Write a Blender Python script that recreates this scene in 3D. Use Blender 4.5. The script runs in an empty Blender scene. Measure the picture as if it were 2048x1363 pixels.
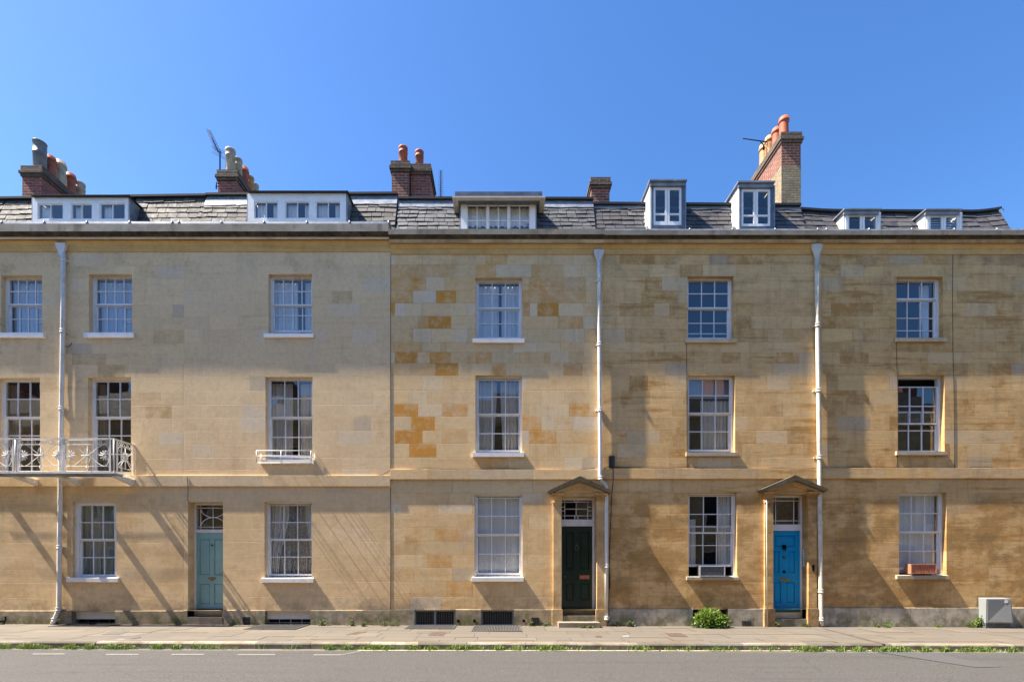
import bpy, math, random
from mathutils import Vector, Matrix
# ------------------------------------------------------------------ camera, sky, sun, exposure
SC = bpy.context.scene
COL = SC.collection
PXC, PYH, F, D, ZC = 1005.0, 1130.0, 1000.0, 12.5, 1.5
cam_d = bpy.data.cameras.new('camera'); cam = bpy.data.objects.new('camera', cam_d); COL.objects.link(cam)
cam.location = (0, -D, ZC); cam.rotation_euler = (math.radians(90), 0, 0)
cam_d.sensor_width = 36; cam_d.lens = 36*F/2048; cam_d.clip_end = 2000; cam_d.clip_start = .05
cam_d.shift_x = (1024-PXC)/2048; cam_d.shift_y = (PYH-681.5)/2048
SC.camera = cam
SUN = Vector((0.70, 0.069, -1.0)).normalized()        # direction the light travels
EL = math.asin(-SUN.z)
AZ = math.atan2(-SUN.x, -SUN.y)                        # clockwise from +Y
w = bpy.data.worlds.new('World'); SC.world = w; w.use_nodes = True
nt = w.node_tree; bg = nt.nodes['Background']
sky = nt.nodes.new('ShaderNodeTexSky'); sky.sky_type = 'NISHITA'; sky.sun_disc = False
sky.sun_elevation = EL; sky.sun_rotation = AZ; sky.altitude = 50; sky.air_density = 1.0; sky.dust_density = 0.5; sky.ozone_density = 3.0
hs = nt.nodes.new('ShaderNodeHueSaturation'); hs.inputs['Saturation'].default_value = 1.24; hs.inputs['Hue'].default_value = .506
nt.links.new(sky.outputs[0], hs.inputs['Color']); nt.links.new(hs.outputs[0], bg.inputs[0]); bg.inputs[1].default_value = 0.062
sl = bpy.data.lights.new('sun', 'SUN'); sl.energy = 3.9; sl.angle = math.radians(.5); sl.color = (1, .90, .76)
so = bpy.data.objects.new('sun', sl); COL.objects.link(so); so.rotation_euler = SUN.to_track_quat('-Z', 'Y').to_euler(); so.location = (-20, -8, 30)
SC.view_settings.view_transform = 'Standard'; SC.view_settings.look = 'None'; SC.view_settings.exposure = 2.16; SC.view_settings.gamma = 1
SC.render.engine = 'CYCLES'
try:
    SC.cycles.max_bounces = 8; SC.cycles.transparent_max_bounces = 12; SC.cycles.caustics_reflective = False
except Exception: pass
SLOPE = -0.0032                                        # the street falls gently to the right

def X(px, y=0.0): return (px-PXC)*(D+y)/F
def Z(py, y=0.0): return ZC + (PYH-py)*(D+y)/F
# ------------------------------------------------------------------ mesh builder
class MB:
    def __init__(s): s.v=[]; s.f=[]; s.m=[]; s.uv=[]; s.bs=[]; s.c=[]; s.sm=[]
    def face(s, pts, m=0, uv=None, bs=None, c=None, smooth=False):
        n=len(s.v); s.v += [tuple(p) for p in pts]; s.f.append(list(range(n, n+len(pts)))); s.m.append(m)
        if uv is None:
            a,b,cc = Vector(pts[0]),Vector(pts[1]),Vector(pts[2]); nn=(b-a).cross(cc-a)
            ax=max(range(3), key=lambda i: abs(nn[i]))
            uv=[((p[1],p[2]),(p[0],p[2]),(p[0],p[1]))[ax] for p in pts]
        s.uv.append(uv); s.bs.append(bs or (9,9)); s.c.append(c or (0,1,0,1)); s.sm.append(smooth)
    def poly(s, verts, faces, m=0, smooth=True, uvs=None):
        n=len(s.v); s.v += [tuple(p) for p in verts]
        for f in faces:
            s.f.append([i+n for i in f]); s.m.append(m); s.bs.append((9,9)); s.c.append((0,1,0,1)); s.sm.append(smooth)
            a,b,cc=[Vector(verts[i]) for i in f[:3]]; nn=(b-a).cross(cc-a); ax=max(range(3), key=lambda i: abs(nn[i]))
            s.uv.append([uvs[i] if uvs else ((verts[i][1],verts[i][2]),(verts[i][0],verts[i][2]),(verts[i][0],verts[i][1]))[ax] for i in f])
    def box(s, x0,x1,y0,y1,z0,z1, m=0, skip='', c=None):
        P=lambda x,y,z:(x,y,z)
        F6={'f':[P(x0,y0,z0),P(x1,y0,z0),P(x1,y0,z1),P(x0,y0,z1)],'b':[P(x1,y1,z0),P(x0,y1,z0),P(x0,y1,z1),P(x1,y1,z1)],
            'l':[P(x0,y1,z0),P(x0,y0,z0),P(x0,y0,z1),P(x0,y1,z1)],'r':[P(x1,y0,z0),P(x1,y1,z0),P(x1,y1,z1),P(x1,y0,z1)],
            't':[P(x0,y0,z1),P(x1,y0,z1),P(x1,y1,z1),P(x0,y1,z1)],'d':[P(x0,y1,z0),P(x1,y1,z0),P(x1,y0,z0),P(x0,y0,z0)]}
        for k,q in F6.items():
            if k not in skip: s.face(q, m, c=c)
    def prism(s, prof, x0, x1, m=0, ms=None, caps=True):
        """profile of (y,z) going round, extruded along x"""
        n=len(prof)
        for i in range(n):
            a=prof[i]; b=prof[(i+1)%n]
            mm = ms[i] if ms else m
            if mm is None: continue
            L=math.hypot(b[0]-a[0],b[1]-a[1])
            s.face([(x0,a[0],a[1]),(x1,a[0],a[1]),(x1,b[0],b[1]),(x0,b[0],b[1])], mm, uv=[(x0,a[1]),(x1,a[1]),(x1,a[1]+L),(x0,a[1]+L)])
        if caps:
            s.face([(x0,p[0],p[1]) for p in prof], m); s.face([(x1,p[0],p[1]) for p in reversed(prof)], m)
    def slab(s, pts, y0, y1, m=0):
        """polygon of (x,z) extruded from y0 to y1"""
        n=len(pts)
        s.face([(p[0],y0,p[1]) for p in pts], m); s.face([(p[0],y1,p[1]) for p in reversed(pts)], m)
        for i in range(n):
            a=pts[i]; b=pts[(i+1)%n]; s.face([(a[0],y0,a[1]),(a[0],y1,a[1]),(b[0],y1,b[1]),(b[0],y0,b[1])], m)
    def tube(s, pts, r, n=8, m=0, cap=True, smooth=True):
        pts=[Vector(p) for p in pts]; rr = r if isinstance(r,(list,tuple)) else [r]*len(pts)
        V=[]; Fc=[]; up=None
        for i,p in enumerate(pts):
            t=(pts[min(i+1,len(pts)-1)]-pts[max(i-1,0)]).normalized()
            if up is None: up=Vector((0,0,1)) if abs(t.z)<.9 else Vector((0,1,0))
            a=t.cross(up)
            if a.length<1e-4: a=t.cross(Vector((1,0,0)))
            a.normalize(); b=a.cross(t).normalized(); up=b
            for k in range(n):
                an=2*math.pi*k/n+math.pi/n; V.append(p+(a*math.cos(an)+b*math.sin(an))*rr[i])
        for i in range(len(pts)-1):
            for k in range(n): Fc.append([i*n+k,i*n+(k+1)%n,(i+1)*n+(k+1)%n,(i+1)*n+k])
        if cap: Fc += [list(range(n))[::-1], [(len(pts)-1)*n+k for k in range(n)]]
        s.poly([tuple(v) for v in V], Fc, m, smooth)
    def lathe(s, prof, cx, cy, n=16, m=0, smooth=True):
        V=[]; Fc=[]
        for r,z in prof:
            for k in range(n): V.append((cx+r*math.cos(2*math.pi*k/n), cy+r*math.sin(2*math.pi*k/n), z))
        for i in range(len(prof)-1):
            for k in range(n): Fc.append([i*n+k,i*n+(k+1)%n,(i+1)*n+(k+1)%n,(i+1)*n+k])
        s.poly(V, Fc, m, smooth)
    def grid(s, xs, zs, hole, yf, yb, m=0):
        nx,nz=len(xs)-1,len(zs)-1
        S=lambda i,j: 0<=i<nx and 0<=j<nz and not hole(i,j)
        for i in range(nx):
            for j in range(nz):
                if not S(i,j): continue
                x0,x1,z0,z1=xs[i],xs[i+1],zs[j],zs[j+1]
                s.face([(x0,yf,z0),(x1,yf,z0),(x1,yf,z1),(x0,yf,z1)],m); s.face([(x1,yb,z0),(x0,yb,z0),(x0,yb,z1),(x1,yb,z1)],m)
                if not S(i-1,j): s.face([(x0,yb,z0),(x0,yf,z0),(x0,yf,z1),(x0,yb,z1)],m)
                if not S(i+1,j): s.face([(x1,yf,z0),(x1,yb,z0),(x1,yb,z1),(x1,yf,z1)],m)
                if not S(i,j-1): s.face([(x0,yb,z0),(x1,yb,z0),(x1,yf,z0),(x0,yf,z0)],m)
                if not S(i,j+1): s.face([(x0,yf,z1),(x1,yf,z1),(x1,yb,z1),(x0,yb,z1)],m)
    def build(s, name, mats, parent=None, bevel=0):
        me=bpy.data.meshes.new(name); me.from_pydata(s.v, [], s.f)
        for m in (mats if isinstance(mats,(list,tuple)) else [mats]): me.materials.append(m)
        me.polygons.foreach_set('material_index', s.m); me.polygons.foreach_set('use_smooth', s.sm)
        me.uv_layers.new(name='UVMap'); me.uv_layers.new(name='BS'); me.color_attributes.new('tint','FLOAT_COLOR','CORNER'); u=me.uv_layers['UVMap']; b=me.uv_layers['BS']; c=me.color_attributes['tint']
        fu=[];fb=[];fc=[]
        for i,f in enumerate(s.f):
            for k in range(len(f)): fu += list(s.uv[i][k]); fb += list(s.bs[i]); fc += list(s.c[i])
        u.data.foreach_set('uv', fu); b.data.foreach_set('uv', fb); c.data.foreach_set('color', fc)
        me.update(); o=bpy.data.objects.new(name, me); COL.objects.link(o)
        if parent:
            o.parent=parent
            if parent.type=='EMPTY': o.matrix_parent_inverse=Matrix.Translation(-Vector(parent.location))
        if bevel:
            md=o.modifiers.new('bevel','BEVEL'); md.width=bevel; md.segments=2; md.limit_method='ANGLE'
        return o
def tag(o, label=None, cat=None, group=None, kind=None):
    if label: o['label']=label
    if cat: o['category']=cat
    if group: o['group']=group
    if kind: o['kind']=kind
    return o
def empty(name, loc, **k):
    o=bpy.data.objects.new(name, None); COL.objects.link(o); o.location=loc; o.empty_display_size=.3; return tag(o, **k)
# ------------------------------------------------------------------ materials
class NT:
    def __init__(s, name):
        s.mat=bpy.data.materials.new(name); s.mat.use_nodes=True; s.t=s.mat.node_tree; s.p=s.t.nodes['Principled BSDF']; s.out=s.t.nodes['Material Output']
    def n(s, kind, **k):
        nd=s.t.nodes.new('ShaderNode'+kind)
        for a,b in k.items(): setattr(nd,a,b)
        return nd
    def l(s,a,b): s.t.links.new(a,b)
    def set(s, inp, v):
        if hasattr(v,'is_output'): s.l(v,inp)
        else: inp.default_value = v
    def math(s, op, a, b=0.0, clamp=False):
        m=s.n('Math', operation=op, use_clamp=clamp); s.set(m.inputs[0],a); s.set(m.inputs[1],b); return m.outputs[0]
    def mix(s, fac, a, b, mode='MIX'):
        m=s.n('Mix', data_type='RGBA', blend_type=mode); m.clamp_result=False
        s.set(m.inputs[0],fac)
        for i,v in ((6,a),(7,b)): s.set(m.inputs[i], v if hasattr(v,'is_output') else (*v[:3],1))
        return m.outputs[2]
    def noise(s, vec, scale, detail=4, rough=.55, sc3=None):
        if sc3:
            mp=s.n('Mapping'); s.l(vec, mp.inputs[0]); mp.inputs['Scale'].default_value=sc3; vec=mp.outputs[0]
        t=s.n('TexNoise'); s.l(vec,t.inputs['Vector']); t.inputs['Scale'].default_value=scale; t.inputs['Detail'].default_value=detail; t.inputs['Roughness'].default_value=rough
        return t.outputs[0]
    def ramp(s, v, lo, hi, a=0.0, b=1.0):
        m=s.n('MapRange'); s.set(m.inputs[0],v); m.inputs[1].default_value=lo; m.inputs[2].default_value=hi; m.inputs[3].default_value=a; m.inputs[4].default_value=b; m.interpolation_type='SMOOTHSTEP'; return m.outputs[0]
    def pos(s): return s.n('NewGeometry').outputs['Position']
    def xyz(s, v):
        m=s.n('SeparateXYZ'); s.l(v,m.inputs[0]); return m.outputs
    def bump(s, h, st=.3, dist=.01, prev=None):
        b=s.n('Bump'); s.l(h,b.inputs['Height']); b.inputs['Strength'].default_value=st; b.inputs['Distance'].default_value=dist
        if prev: s.l(prev, b.inputs['Normal'])
        return b.outputs[0]
    def fin(s, col=None, rough=.6, normal=None, **k):
        if col is not None: s.set(s.p.inputs['Base Color'], col if hasattr(col,'is_output') else (*col[:3],1))
        s.set(s.p.inputs['Roughness'], rough)
        if normal: s.l(normal, s.p.inputs['Normal'])
        for a,b in k.items(): s.set(s.p.inputs[a.replace('_',' ')], b)
        return s.mat
def edge_dist(t):
    """metres to the nearest edge of the block a point lies in"""
    u=t.n('UVMap', uv_map='UVMap').outputs[0]; b=t.n('UVMap', uv_map='BS').outputs[0]
    U=t.xyz(u); B=t.xyz(b)
    mx=t.math('MULTIPLY', t.math('MINIMUM', U[0], t.math('SUBTRACT',1.0,U[0])), B[0])
    mz=t.math('MULTIPLY', t.math('MINIMUM', U[1], t.math('SUBTRACT',1.0,U[1])), B[1])
    return t.math('MINIMUM', mx, mz)
def stone(name, base, orange, pale, streak=.5, blotch=.5, grime=.5, joint=.6, algae=0.0, seed=0.0, patina=0.0, warm=0.0):
    t=NT(name); P=t.pos(); at=t.n('Attribute', attribute_name='tint'); A=t.n('SeparateColor'); t.l(at.outputs['Color'],A.inputs[0]); O,V,Gr=A.outputs
    of=t.n('Mapping'); t.l(P,of.inputs[0]); of.inputs['Location'].default_value=(seed*3.1,0,seed*1.7); Q=of.outputs[0]; z=t.xyz(P)[2]
    big=t.noise(Q,.55,3); st=t.noise(Q,1,5,.6,(.55,1,6.5)); st2=t.noise(Q,1,4,.6,(1.6,1,22)); bl=t.noise(Q,2.2,5,.65); fine=t.noise(Q,38,5,.7); vs=t.noise(Q,1,4,.6,(5,1,.35))
    # iron staining: horizontal bedding streaks, blotches
    s1=t.math('MULTIPLY', t.ramp(st,.50,.74), streak); s2=t.math('MULTIPLY', t.ramp(st2,.52,.75), streak*.5); s3=t.math('MULTIPLY', t.ramp(bl,.52,.75), blotch)
    o=t.math('ADD', t.math('ADD', s1, s2), s3); o=t.math('MULTIPLY', o, t.ramp(big,.33,.62,.35,1.15))
    ot=t.math('MULTIPLY', O, t.ramp(t.noise(Q,3.4,6,.72),.40,.58,.50,1.15)); o=t.math('ADD', o, ot)
    if warm: o=t.math('ADD', o, t.ramp(z,7.0,1.0,-warm*.4,warm))
    c=t.mix(t.math('MAXIMUM',0.0,t.math('MINIMUM',o,1.0)), base, orange)
    pl=t.math('MAXIMUM',0.0,t.math('MULTIPLY',O,-1.3)); pl=t.math('ADD',pl,t.math('MULTIPLY',t.ramp(t.noise(Q,.9,3),.55,.8),.45)); c=t.mix(t.math('MINIMUM',pl,1.0), c, pale)
    c=t.mix(Gr, c, (.44,.39,.31))
    c=t.mix(1.0, c, t.n('CombineColor').outputs[0] if False else V, 'MULTIPLY')
    if patina:
        pm=t.math('MULTIPLY', t.ramp(t.math('ADD',z,t.math('MULTIPLY',t.noise(Q,.9,3),.8)),3.75,3.35), t.ramp(t.noise(Q,.85,6,.66,(1,1,1.6)),.45,.57)); c=t.mix(t.math('MULTIPLY',pm,patina), c, (.42,.235,.07))
        dk=t.math('MULTIPLY', t.ramp(t.noise(Q,1.3,6,.70,(1,1,1.7)),.51,.61), t.ramp(z,3.5,2.8,.3,1.0)); c=t.mix(t.math('MULTIPLY',dk,patina*.42), c, (.17,.11,.05))
        cm=t.math('MULTIPLY', t.ramp(z,8.2,9.3), t.ramp(t.noise(Q,1.1,5,.65),.45,.65)); c=t.mix(t.math('MULTIPLY',cm,.12+.35*patina), c, (.24,.19,.12))
    # soot washed down in vertical runs below the cornice and the string course
    g=t.math('MULTIPLY', t.ramp(vs,.46,.62), t.ramp(t.noise(Q,1.3,4),.45,.60)); g=t.math('MULTIPLY', g, grime)
    c=t.mix(t.math('MULTIPLY',g,.62), c, (.16,.135,.10))
    lo=t.math('MULTIPLY', t.ramp(z,.95,.25), t.ramp(t.noise(Q,3.5,6,.7),.42,.66)); c=t.mix(t.math('MULTIPLY',lo,.55), c, (.13,.11,.08))
    if algae:
        al=t.math('MULTIPLY', t.ramp(t.noise(Q,2.0,5,.65),.44,.6), t.ramp(z,.42,.1)); c=t.mix(t.math('MULTIPLY',al,algae), c, (.12,.115,.03))
        wd=t.ramp(t.noise(Q,5,6,.7),.45,.7); c=t.mix(t.math('MULTIPLY',wd,.45), c, (.13,.125,.105))
    sp=t.ramp(t.noise(Q,11,6,.75),.60,.72); c=t.mix(t.math('MULTIPLY',sp,.22), c, (.14,.11,.07))
    c=t.mix(t.math('MULTIPLY', t.ramp(fine,.3,.75), .5), c, t.mix(1.0,c,(.80,.79,.76),'MULTIPLY'))
    ln=t.noise(Q,1,5,.7,(2.2,1,38)); c=t.mix(t.math('MULTIPLY',t.ramp(ln,.46,.70),.50*max(0.0,streak-.22)), c, t.mix(1.0,c,(.74,.66,.55),'MULTIPLY'))
    md=t.noise(Q,9,6,.8); c=t.mix(t.math('MULTIPLY',t.ramp(md,.48,.66),.30), c, t.mix(1.0,c,(.70,.63,.53),'MULTIPLY')); c=t.mix(t.math('MULTIPLY',t.ramp(md,.50,.34),.28), c, t.mix(1.0,c,(1.22,1.20,1.16),'MULTIPLY'))
    vo=t.n('TexVoronoi'); t.l(Q,vo.inputs['Vector']); vo.inputs['Scale'].default_value=7; pit=t.ramp(vo.outputs['Distance'],.10,.04); pit=t.math('MULTIPLY',pit,t.ramp(t.noise(Q,1.1,3),.5,.62)); c=t.mix(t.math('MULTIPLY',pit,.6),c,(.14,.10,.06))
    e=edge_dist(t); jn=t.math('ADD', e, t.math('MULTIPLY', t.math('SUBTRACT', t.noise(Q,30,3), .5), .008)); jm=t.ramp(jn,.0085,.002)
    jv=t.math('MULTIPLY', jm, t.ramp(t.noise(Q,1.6,3),.38,.62,.25,1.0))
    c=t.mix(t.math('MULTIPLY', jv, joint), c, t.mix(1.0,c,(.50,.43,.34),'MULTIPLY'))
    h=t.math('ADD', t.math('MULTIPLY',fine,.25), t.math('MULTIPLY',bl,.7)); h=t.math('SUBTRACT', h, t.math('MULTIPLY',jv,.55)); h=t.math('ADD',h,t.math('MULTIPLY',st2,.45*max(0,streak-.25)))
    rough_low=t.math('MULTIPLY', t.ramp(z,1.3,.5), t.noise(Q,7,6,.7)); h=t.math('ADD',h,t.math('MULTIPLY',rough_low,.7))
    return t.fin(c, .92, t.bump(h,.38,.012))
def simple(name, col, rough=.5, var=.12, scale=9, bump=.0, dirt=None, dirt_amt=.4, metal=0.0, spec=.5, stretch=None, bscale=60):
    t=NT(name); P=t.pos(); n=t.noise(P,scale,5,.6,stretch)
    c=t.mix(t.ramp(n,.3,.7), tuple(x*(1-var) for x in col), tuple(min(1,x*(1+var)) for x in col))
    if dirt: c=t.mix(t.math('MULTIPLY', t.ramp(t.noise(P,scale*.6,6,.7,stretch),.48,.68), dirt_amt), c, dirt)
    nb=t.bump(t.noise(P,bscale,4),bump,.004) if bump else None
    return t.fin(c, rough, nb, Metallic=metal, Specular_IOR_Level=spec)
M={}
PALE=(.72,.61,.46); ORG=(.66,.31,.055); ORD=(.50,.265,.075)
M['st1']=stone('limestone_pale',(.84,.615,.345),(.55,.36,.16),PALE,.34,.50,.16,.16,seed=1,warm=.10,patina=.26)
M['st2']=stone('limestone_buff',(.84,.62,.355),(.58,.38,.17),PALE,.32,.40,.12,.16,seed=5,warm=.06,patina=.16)
M['st3']=stone('limestone_patched',(.80,.59,.32),(.68,.31,.05),(.76,.67,.53),.32,.38,.22,.60,seed=9,patina=.22)
M['st4']=stone('limestone_golden',(.80,.54,.25),ORD,(.64,.51,.34),.85,.50,.30,.52,seed=13,warm=.14,patina=.72)
M['st5']=stone('limestone_ochre',(.78,.515,.225),ORD,(.60,.47,.30),.95,.58,.34,.56,seed=21,warm=.16,patina=.80)
M['pl1']=stone('plinth_mossy',(.44,.37,.25),(.40,.29,.15),(.48,.43,.34),.2,.3,.5,.7,algae=.85,seed=3)
M['pl2']=stone('plinth_grey',(.52,.47,.38),(.42,.33,.2),(.48,.44,.36),.1,.2,.5,.9,algae=.7,seed=7)
M['cor']=stone('cornice_weathered',(.36,.335,.28),(.38,.31,.2),(.44,.42,.37),.2,.3,.95,.5,seed=4)
M['corH']=stone('cornice_lichened',(.30,.27,.215),(.40,.29,.15),(.40,.37,.31),.3,.4,.9,.5,seed=6)
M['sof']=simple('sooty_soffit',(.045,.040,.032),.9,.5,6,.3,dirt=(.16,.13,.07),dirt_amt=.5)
M['och']=stone('moulding_ochre',(.76,.49,.18),(.72,.36,.07),(.70,.55,.34),.6,.5,.15,.3,seed=8)
M['white']=simple('white_gloss_paint',(.80,.80,.79),.35,.04,5,dirt=(.52,.50,.45),dirt_amt=.25)
M['whitesill']=simple('white_painted_sill',(.80,.79,.77),.55,.05,6,.2,dirt=(.5,.46,.38),dirt_amt=.35)
M['cream']=simple('cream_painted_iron',(.64,.60,.49),.48,.06,4,.1,dirt=(.28,.21,.13),dirt_amt=.5)
M['pipew']=simple('white_painted_pipe',(.68,.67,.64),.45,.06,4,.1,dirt=(.36,.28,.18),dirt_amt=.5)
M['ironw']=simple('white_painted_ironwork',(.74,.73,.69),.5,.08,12,.2,dirt=(.40,.33,.24),dirt_amt=.4)
M['lead']=simple('lead_sheet',(.22,.245,.28),.38,.22,5,.15,dirt=(.42,.44,.46),dirt_amt=.5,metal=.25)
M['leadd']=simple('dark_lead',(.10,.115,.14),.45,.2,6,.1,dirt=(.2,.22,.24),dirt_amt=.4,metal=.2)
M['felt']=simple('black_roof_edge',(.02,.02,.022),.7,.3,8,.2)
M['slate']=None
def slate_mat(name, a, b, lich, amt, rough):
    t=NT(name); P=t.pos(); at=t.n('Attribute', attribute_name='tint'); A=t.n('SeparateColor'); t.l(at.outputs['Color'],A.inputs[0])
    c=t.mix(A.outputs[0], a, b); n=t.noise(P,7,6,.72); c=t.mix(t.math('MULTIPLY',t.ramp(n,.46,.66),amt), c, lich)
    n2=t.noise(P,17,6,.7); c=t.mix(t.math('MULTIPLY',t.ramp(n2,.55,.7),.5), c, (.035,.035,.032))
    c=t.mix(1.0,c,A.outputs[1],'MULTIPLY')
    return t.fin(c, t.ramp(n,.3,.7,rough,rough+.2), t.bump(t.noise(P,30,5,.7),.35,.008), Specular_IOR_Level=.4)
M['slate1']=slate_mat('stone_slate_lichened',(.048,.048,.049),(.088,.087,.085),(.14,.137,.128),.75,.7)
M['slate2']=slate_mat('blue_grey_slate',(.060,.064,.075),(.10,.103,.112),(.14,.14,.13),.45,.5)
M['slate3']=slate_mat('purple_grey_slate',(.045,.045,.052),(.082,.078,.082),(.12,.112,.10),.4,.55)
def brick_mat(name, a, b, mort, bh=.075, bw=.225, soot=.5, ms=.012):
    t=NT(name); u=t.n('UVMap', uv_map='UVMap').outputs[0]
    bt=t.n('TexBrick'); t.l(u,bt.inputs['Vector']); bt.inputs['Scale'].default_value=1; bt.inputs['Brick Width'].default_value=bw; bt.inputs['Row Height'].default_value=bh
    bt.inputs['Mortar Size'].default_value=ms; bt.inputs['Mortar Smooth'].default_value=.3; bt.inputs['Bias'].default_value=0
    bt.inputs['Color1'].default_value=(*a,1); bt.inputs['Color2'].default_value=(*b,1); bt.inputs['Mortar'].default_value=(*mort,1)
    P=t.pos(); c=t.mix(t.math('MULTIPLY',t.ramp(t.noise(P,4,6,.7),.42,.68),soot), bt.outputs[0], (.045,.038,.034))
    c=t.mix(t.math('MULTIPLY',t.ramp(t.noise(P,25,4),.4,.7),.35), c, t.mix(1.0,c,(.6,.55,.5),'MULTIPLY'))
    h=t.math('ADD', t.math('MULTIPLY',bt.outputs[1],-1.0), t.math('MULTIPLY',t.noise(P,40,4),.4))
    return t.fin(c,.9,t.bump(h,.6,.01))
M['brickd']=brick_mat('dark_red_brick',(.36,.075,.045),(.18,.045,.038),(.26,.20,.16),soot=.38)
M['brickr']=brick_mat('red_brick',(.26,.065,.04),(.13,.04,.03),(.30,.23,.17),soot=.32)
M['bricky']=brick_mat('buff_brick',(.36,.28,.16),(.26,.19,.11),(.20,.17,.12),bh=.065,bw=.20,soot=.35)
M['capb']=brick_mat('sooty_brick_cap',(.13,.075,.05),(.08,.05,.035),(.17,.14,.10),soot=.7)
M['potred']=simple('terracotta_pot',(.30,.075,.035),.7,.2,7,.2,dirt=(.14,.07,.05),dirt_amt=.6)
M['pottan']=simple('tan_pot',(.42,.22,.085),.7,.15,7,.2,dirt=(.16,.12,.08),dirt_amt=.5)
M['potbuf']=simple('buff_pot',(.40,.35,.25),.7,.15,7,.2,dirt=(.13,.11,.08),dirt_amt=.6)
M['potora']=simple('orange_clay_pot',(.34,.078,.03),.7,.12,7,.15,dirt=(.22,.09,.05),dirt_amt=.4)
M['potgry']=simple('grey_metal_pot',(.13,.14,.15),.5,.2,7,.1,dirt=(.25,.25,.24),dirt_amt=.4)
M['teal']=simple('teal_door_paint',(.24,.45,.45),.38,.06,3,.05,dirt=(.07,.19,.20),dirt_amt=.25)
M['green']=simple('dark_green_door_paint',(.006,.026,.018),.22,.15,3)
M['blue']=simple('bright_blue_door_paint',(.0,.29,.60),.4,.06,3,spec=.3)
M['brass']=simple('aged_brass',(.30,.20,.08),.4,.3,20,metal=.8)
M['copper']=simple('copper_letter_plate',(.42,.17,.10),.45,.2,20,metal=.5)
M['black']=simple('black_iron',(.008,.008,.008),.7,.3,20,spec=.1)
M['iron']=simple('grey_iron',(.10,.10,.10),.55,.3,20,.2,dirt=(.16,.10,.06),dirt_amt=.5)
M['rust']=simple('rusty_cover',(.085,.055,.045),.7,.3,14,.4)
M['dark']=simple('dim_interior',(.045,.04,.035),.9,.1,2)
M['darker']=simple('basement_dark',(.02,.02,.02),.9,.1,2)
M['cable']=simple('black_cable',(.010,.010,.010),.6,.1,10)
M['chrome']=simple('steel_plate',(.55,.55,.56),.3,.1,10,metal=.7)
M['navy']=simple('navy_plastic',(.012,.018,.035),.4,.1,10)
M['terr']=simple('terracotta_trough',(.46,.17,.09),.75,.12,12,.2,dirt=(.25,.1,.06),dirt_amt=.4)
M['greyp']=simple('grey_trough',(.115,.12,.125),.6,.15,20,.2,dirt=(.05,.05,.05),dirt_amt=.5)
M['cab']=simple('grey_green_cabinet_paint',(.235,.25,.255),.5,.05,3,.05,dirt=(.16,.16,.15),dirt_amt=.25)
M['stonestep']=stone('worn_step',(.34,.30,.24),(.36,.28,.17),(.46,.42,.35),.2,.3,.5,.4,algae=.5,seed=31)
def curtain_mat(name,col):
    t=NT(name); P=t.pos(); n=t.noise(P,1,3,.5,(14,1,.6)); c=t.mix(t.ramp(n,.35,.65), tuple(x*.9 for x in col), col)
    t.p.inputs['Subsurface Weight'].default_value=0
    d=t.n('BsdfDiffuse'); tr=t.n('BsdfTranslucent'); mx=t.n('MixShader'); t.l(c,d.inputs[0]); t.l(c,tr.inputs[0]); mx.inputs[0].default_value=.12
    t.l(d.outputs[0],mx.inputs[1]); t.l(tr.outputs[0],mx.inputs[2]); t.l(mx.outputs[0],t.out.inputs[0]); return t.mat
M['curW']=curtain_mat('white_curtain',(.90,.90,.88)); M['curC']=curtain_mat('cream_curtain',(.70,.66,.56)); M['curG']=curtain_mat('grey_green_curtain',(.42,.46,.42)); M['curB']=curtain_mat('brown_curtain',(.30,.23,.16))
M['curT']=curtain_mat('grey_linen_curtain',(.66,.62,.56))
def lace_mat():
    t=NT('lace_net'); P=t.pos(); d=t.n('BsdfDiffuse'); d.inputs[0].default_value=(.75,.74,.70,1); tr=t.n('BsdfTransparent'); mx=t.n('MixShader')
    f=t.ramp(t.noise(P,60,3,.6,(1,1,.4)),.35,.65,.30,.62); t.l(f,mx.inputs[0]); t.l(tr.outputs[0],mx.inputs[1]); t.l(d.outputs[0],mx.inputs[2]); t.l(mx.outputs[0],t.out.inputs[0]); return t.mat
M['lace']=lace_mat()
def glass_mat():
    t=NT('window_glass'); P=t.pos(); ge=t.n('NewGeometry')
    nb=t.bump(t.noise(P,2.0,2,.5),.05,.02); g=t.n('BsdfGlossy'); g.inputs['Roughness'].default_value=.0; g.inputs[0].default_value=(.97,.99,1,1); t.l(nb,g.inputs['Normal'])
    dt=t.n('VectorMath',operation='DOT_PRODUCT'); t.l(ge.outputs['Normal'],dt.inputs[0]); t.l(ge.outputs['Incoming'],dt.inputs[1])
    c=t.math('ABSOLUTE',dt.outputs['Value']); f=t.math('POWER',t.math('SUBTRACT',1.0,c),5.0)
    f=t.math('MINIMUM', t.math('ADD', t.math('MULTIPLY',f,.88), .115), 1.0)
    tr=t.n('BsdfTransparent'); tr.inputs[0].default_value=(.93,.95,.95,1)
    mx=t.n('MixShader'); t.l(f,mx.inputs[0]); t.l(tr.outputs[0],mx.inputs[1]); t.l(g.outputs[0],mx.inputs[2]); t.l(mx.outputs[0],t.out.inputs[0]); return t.mat
M['glass']=glass_mat()
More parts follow.
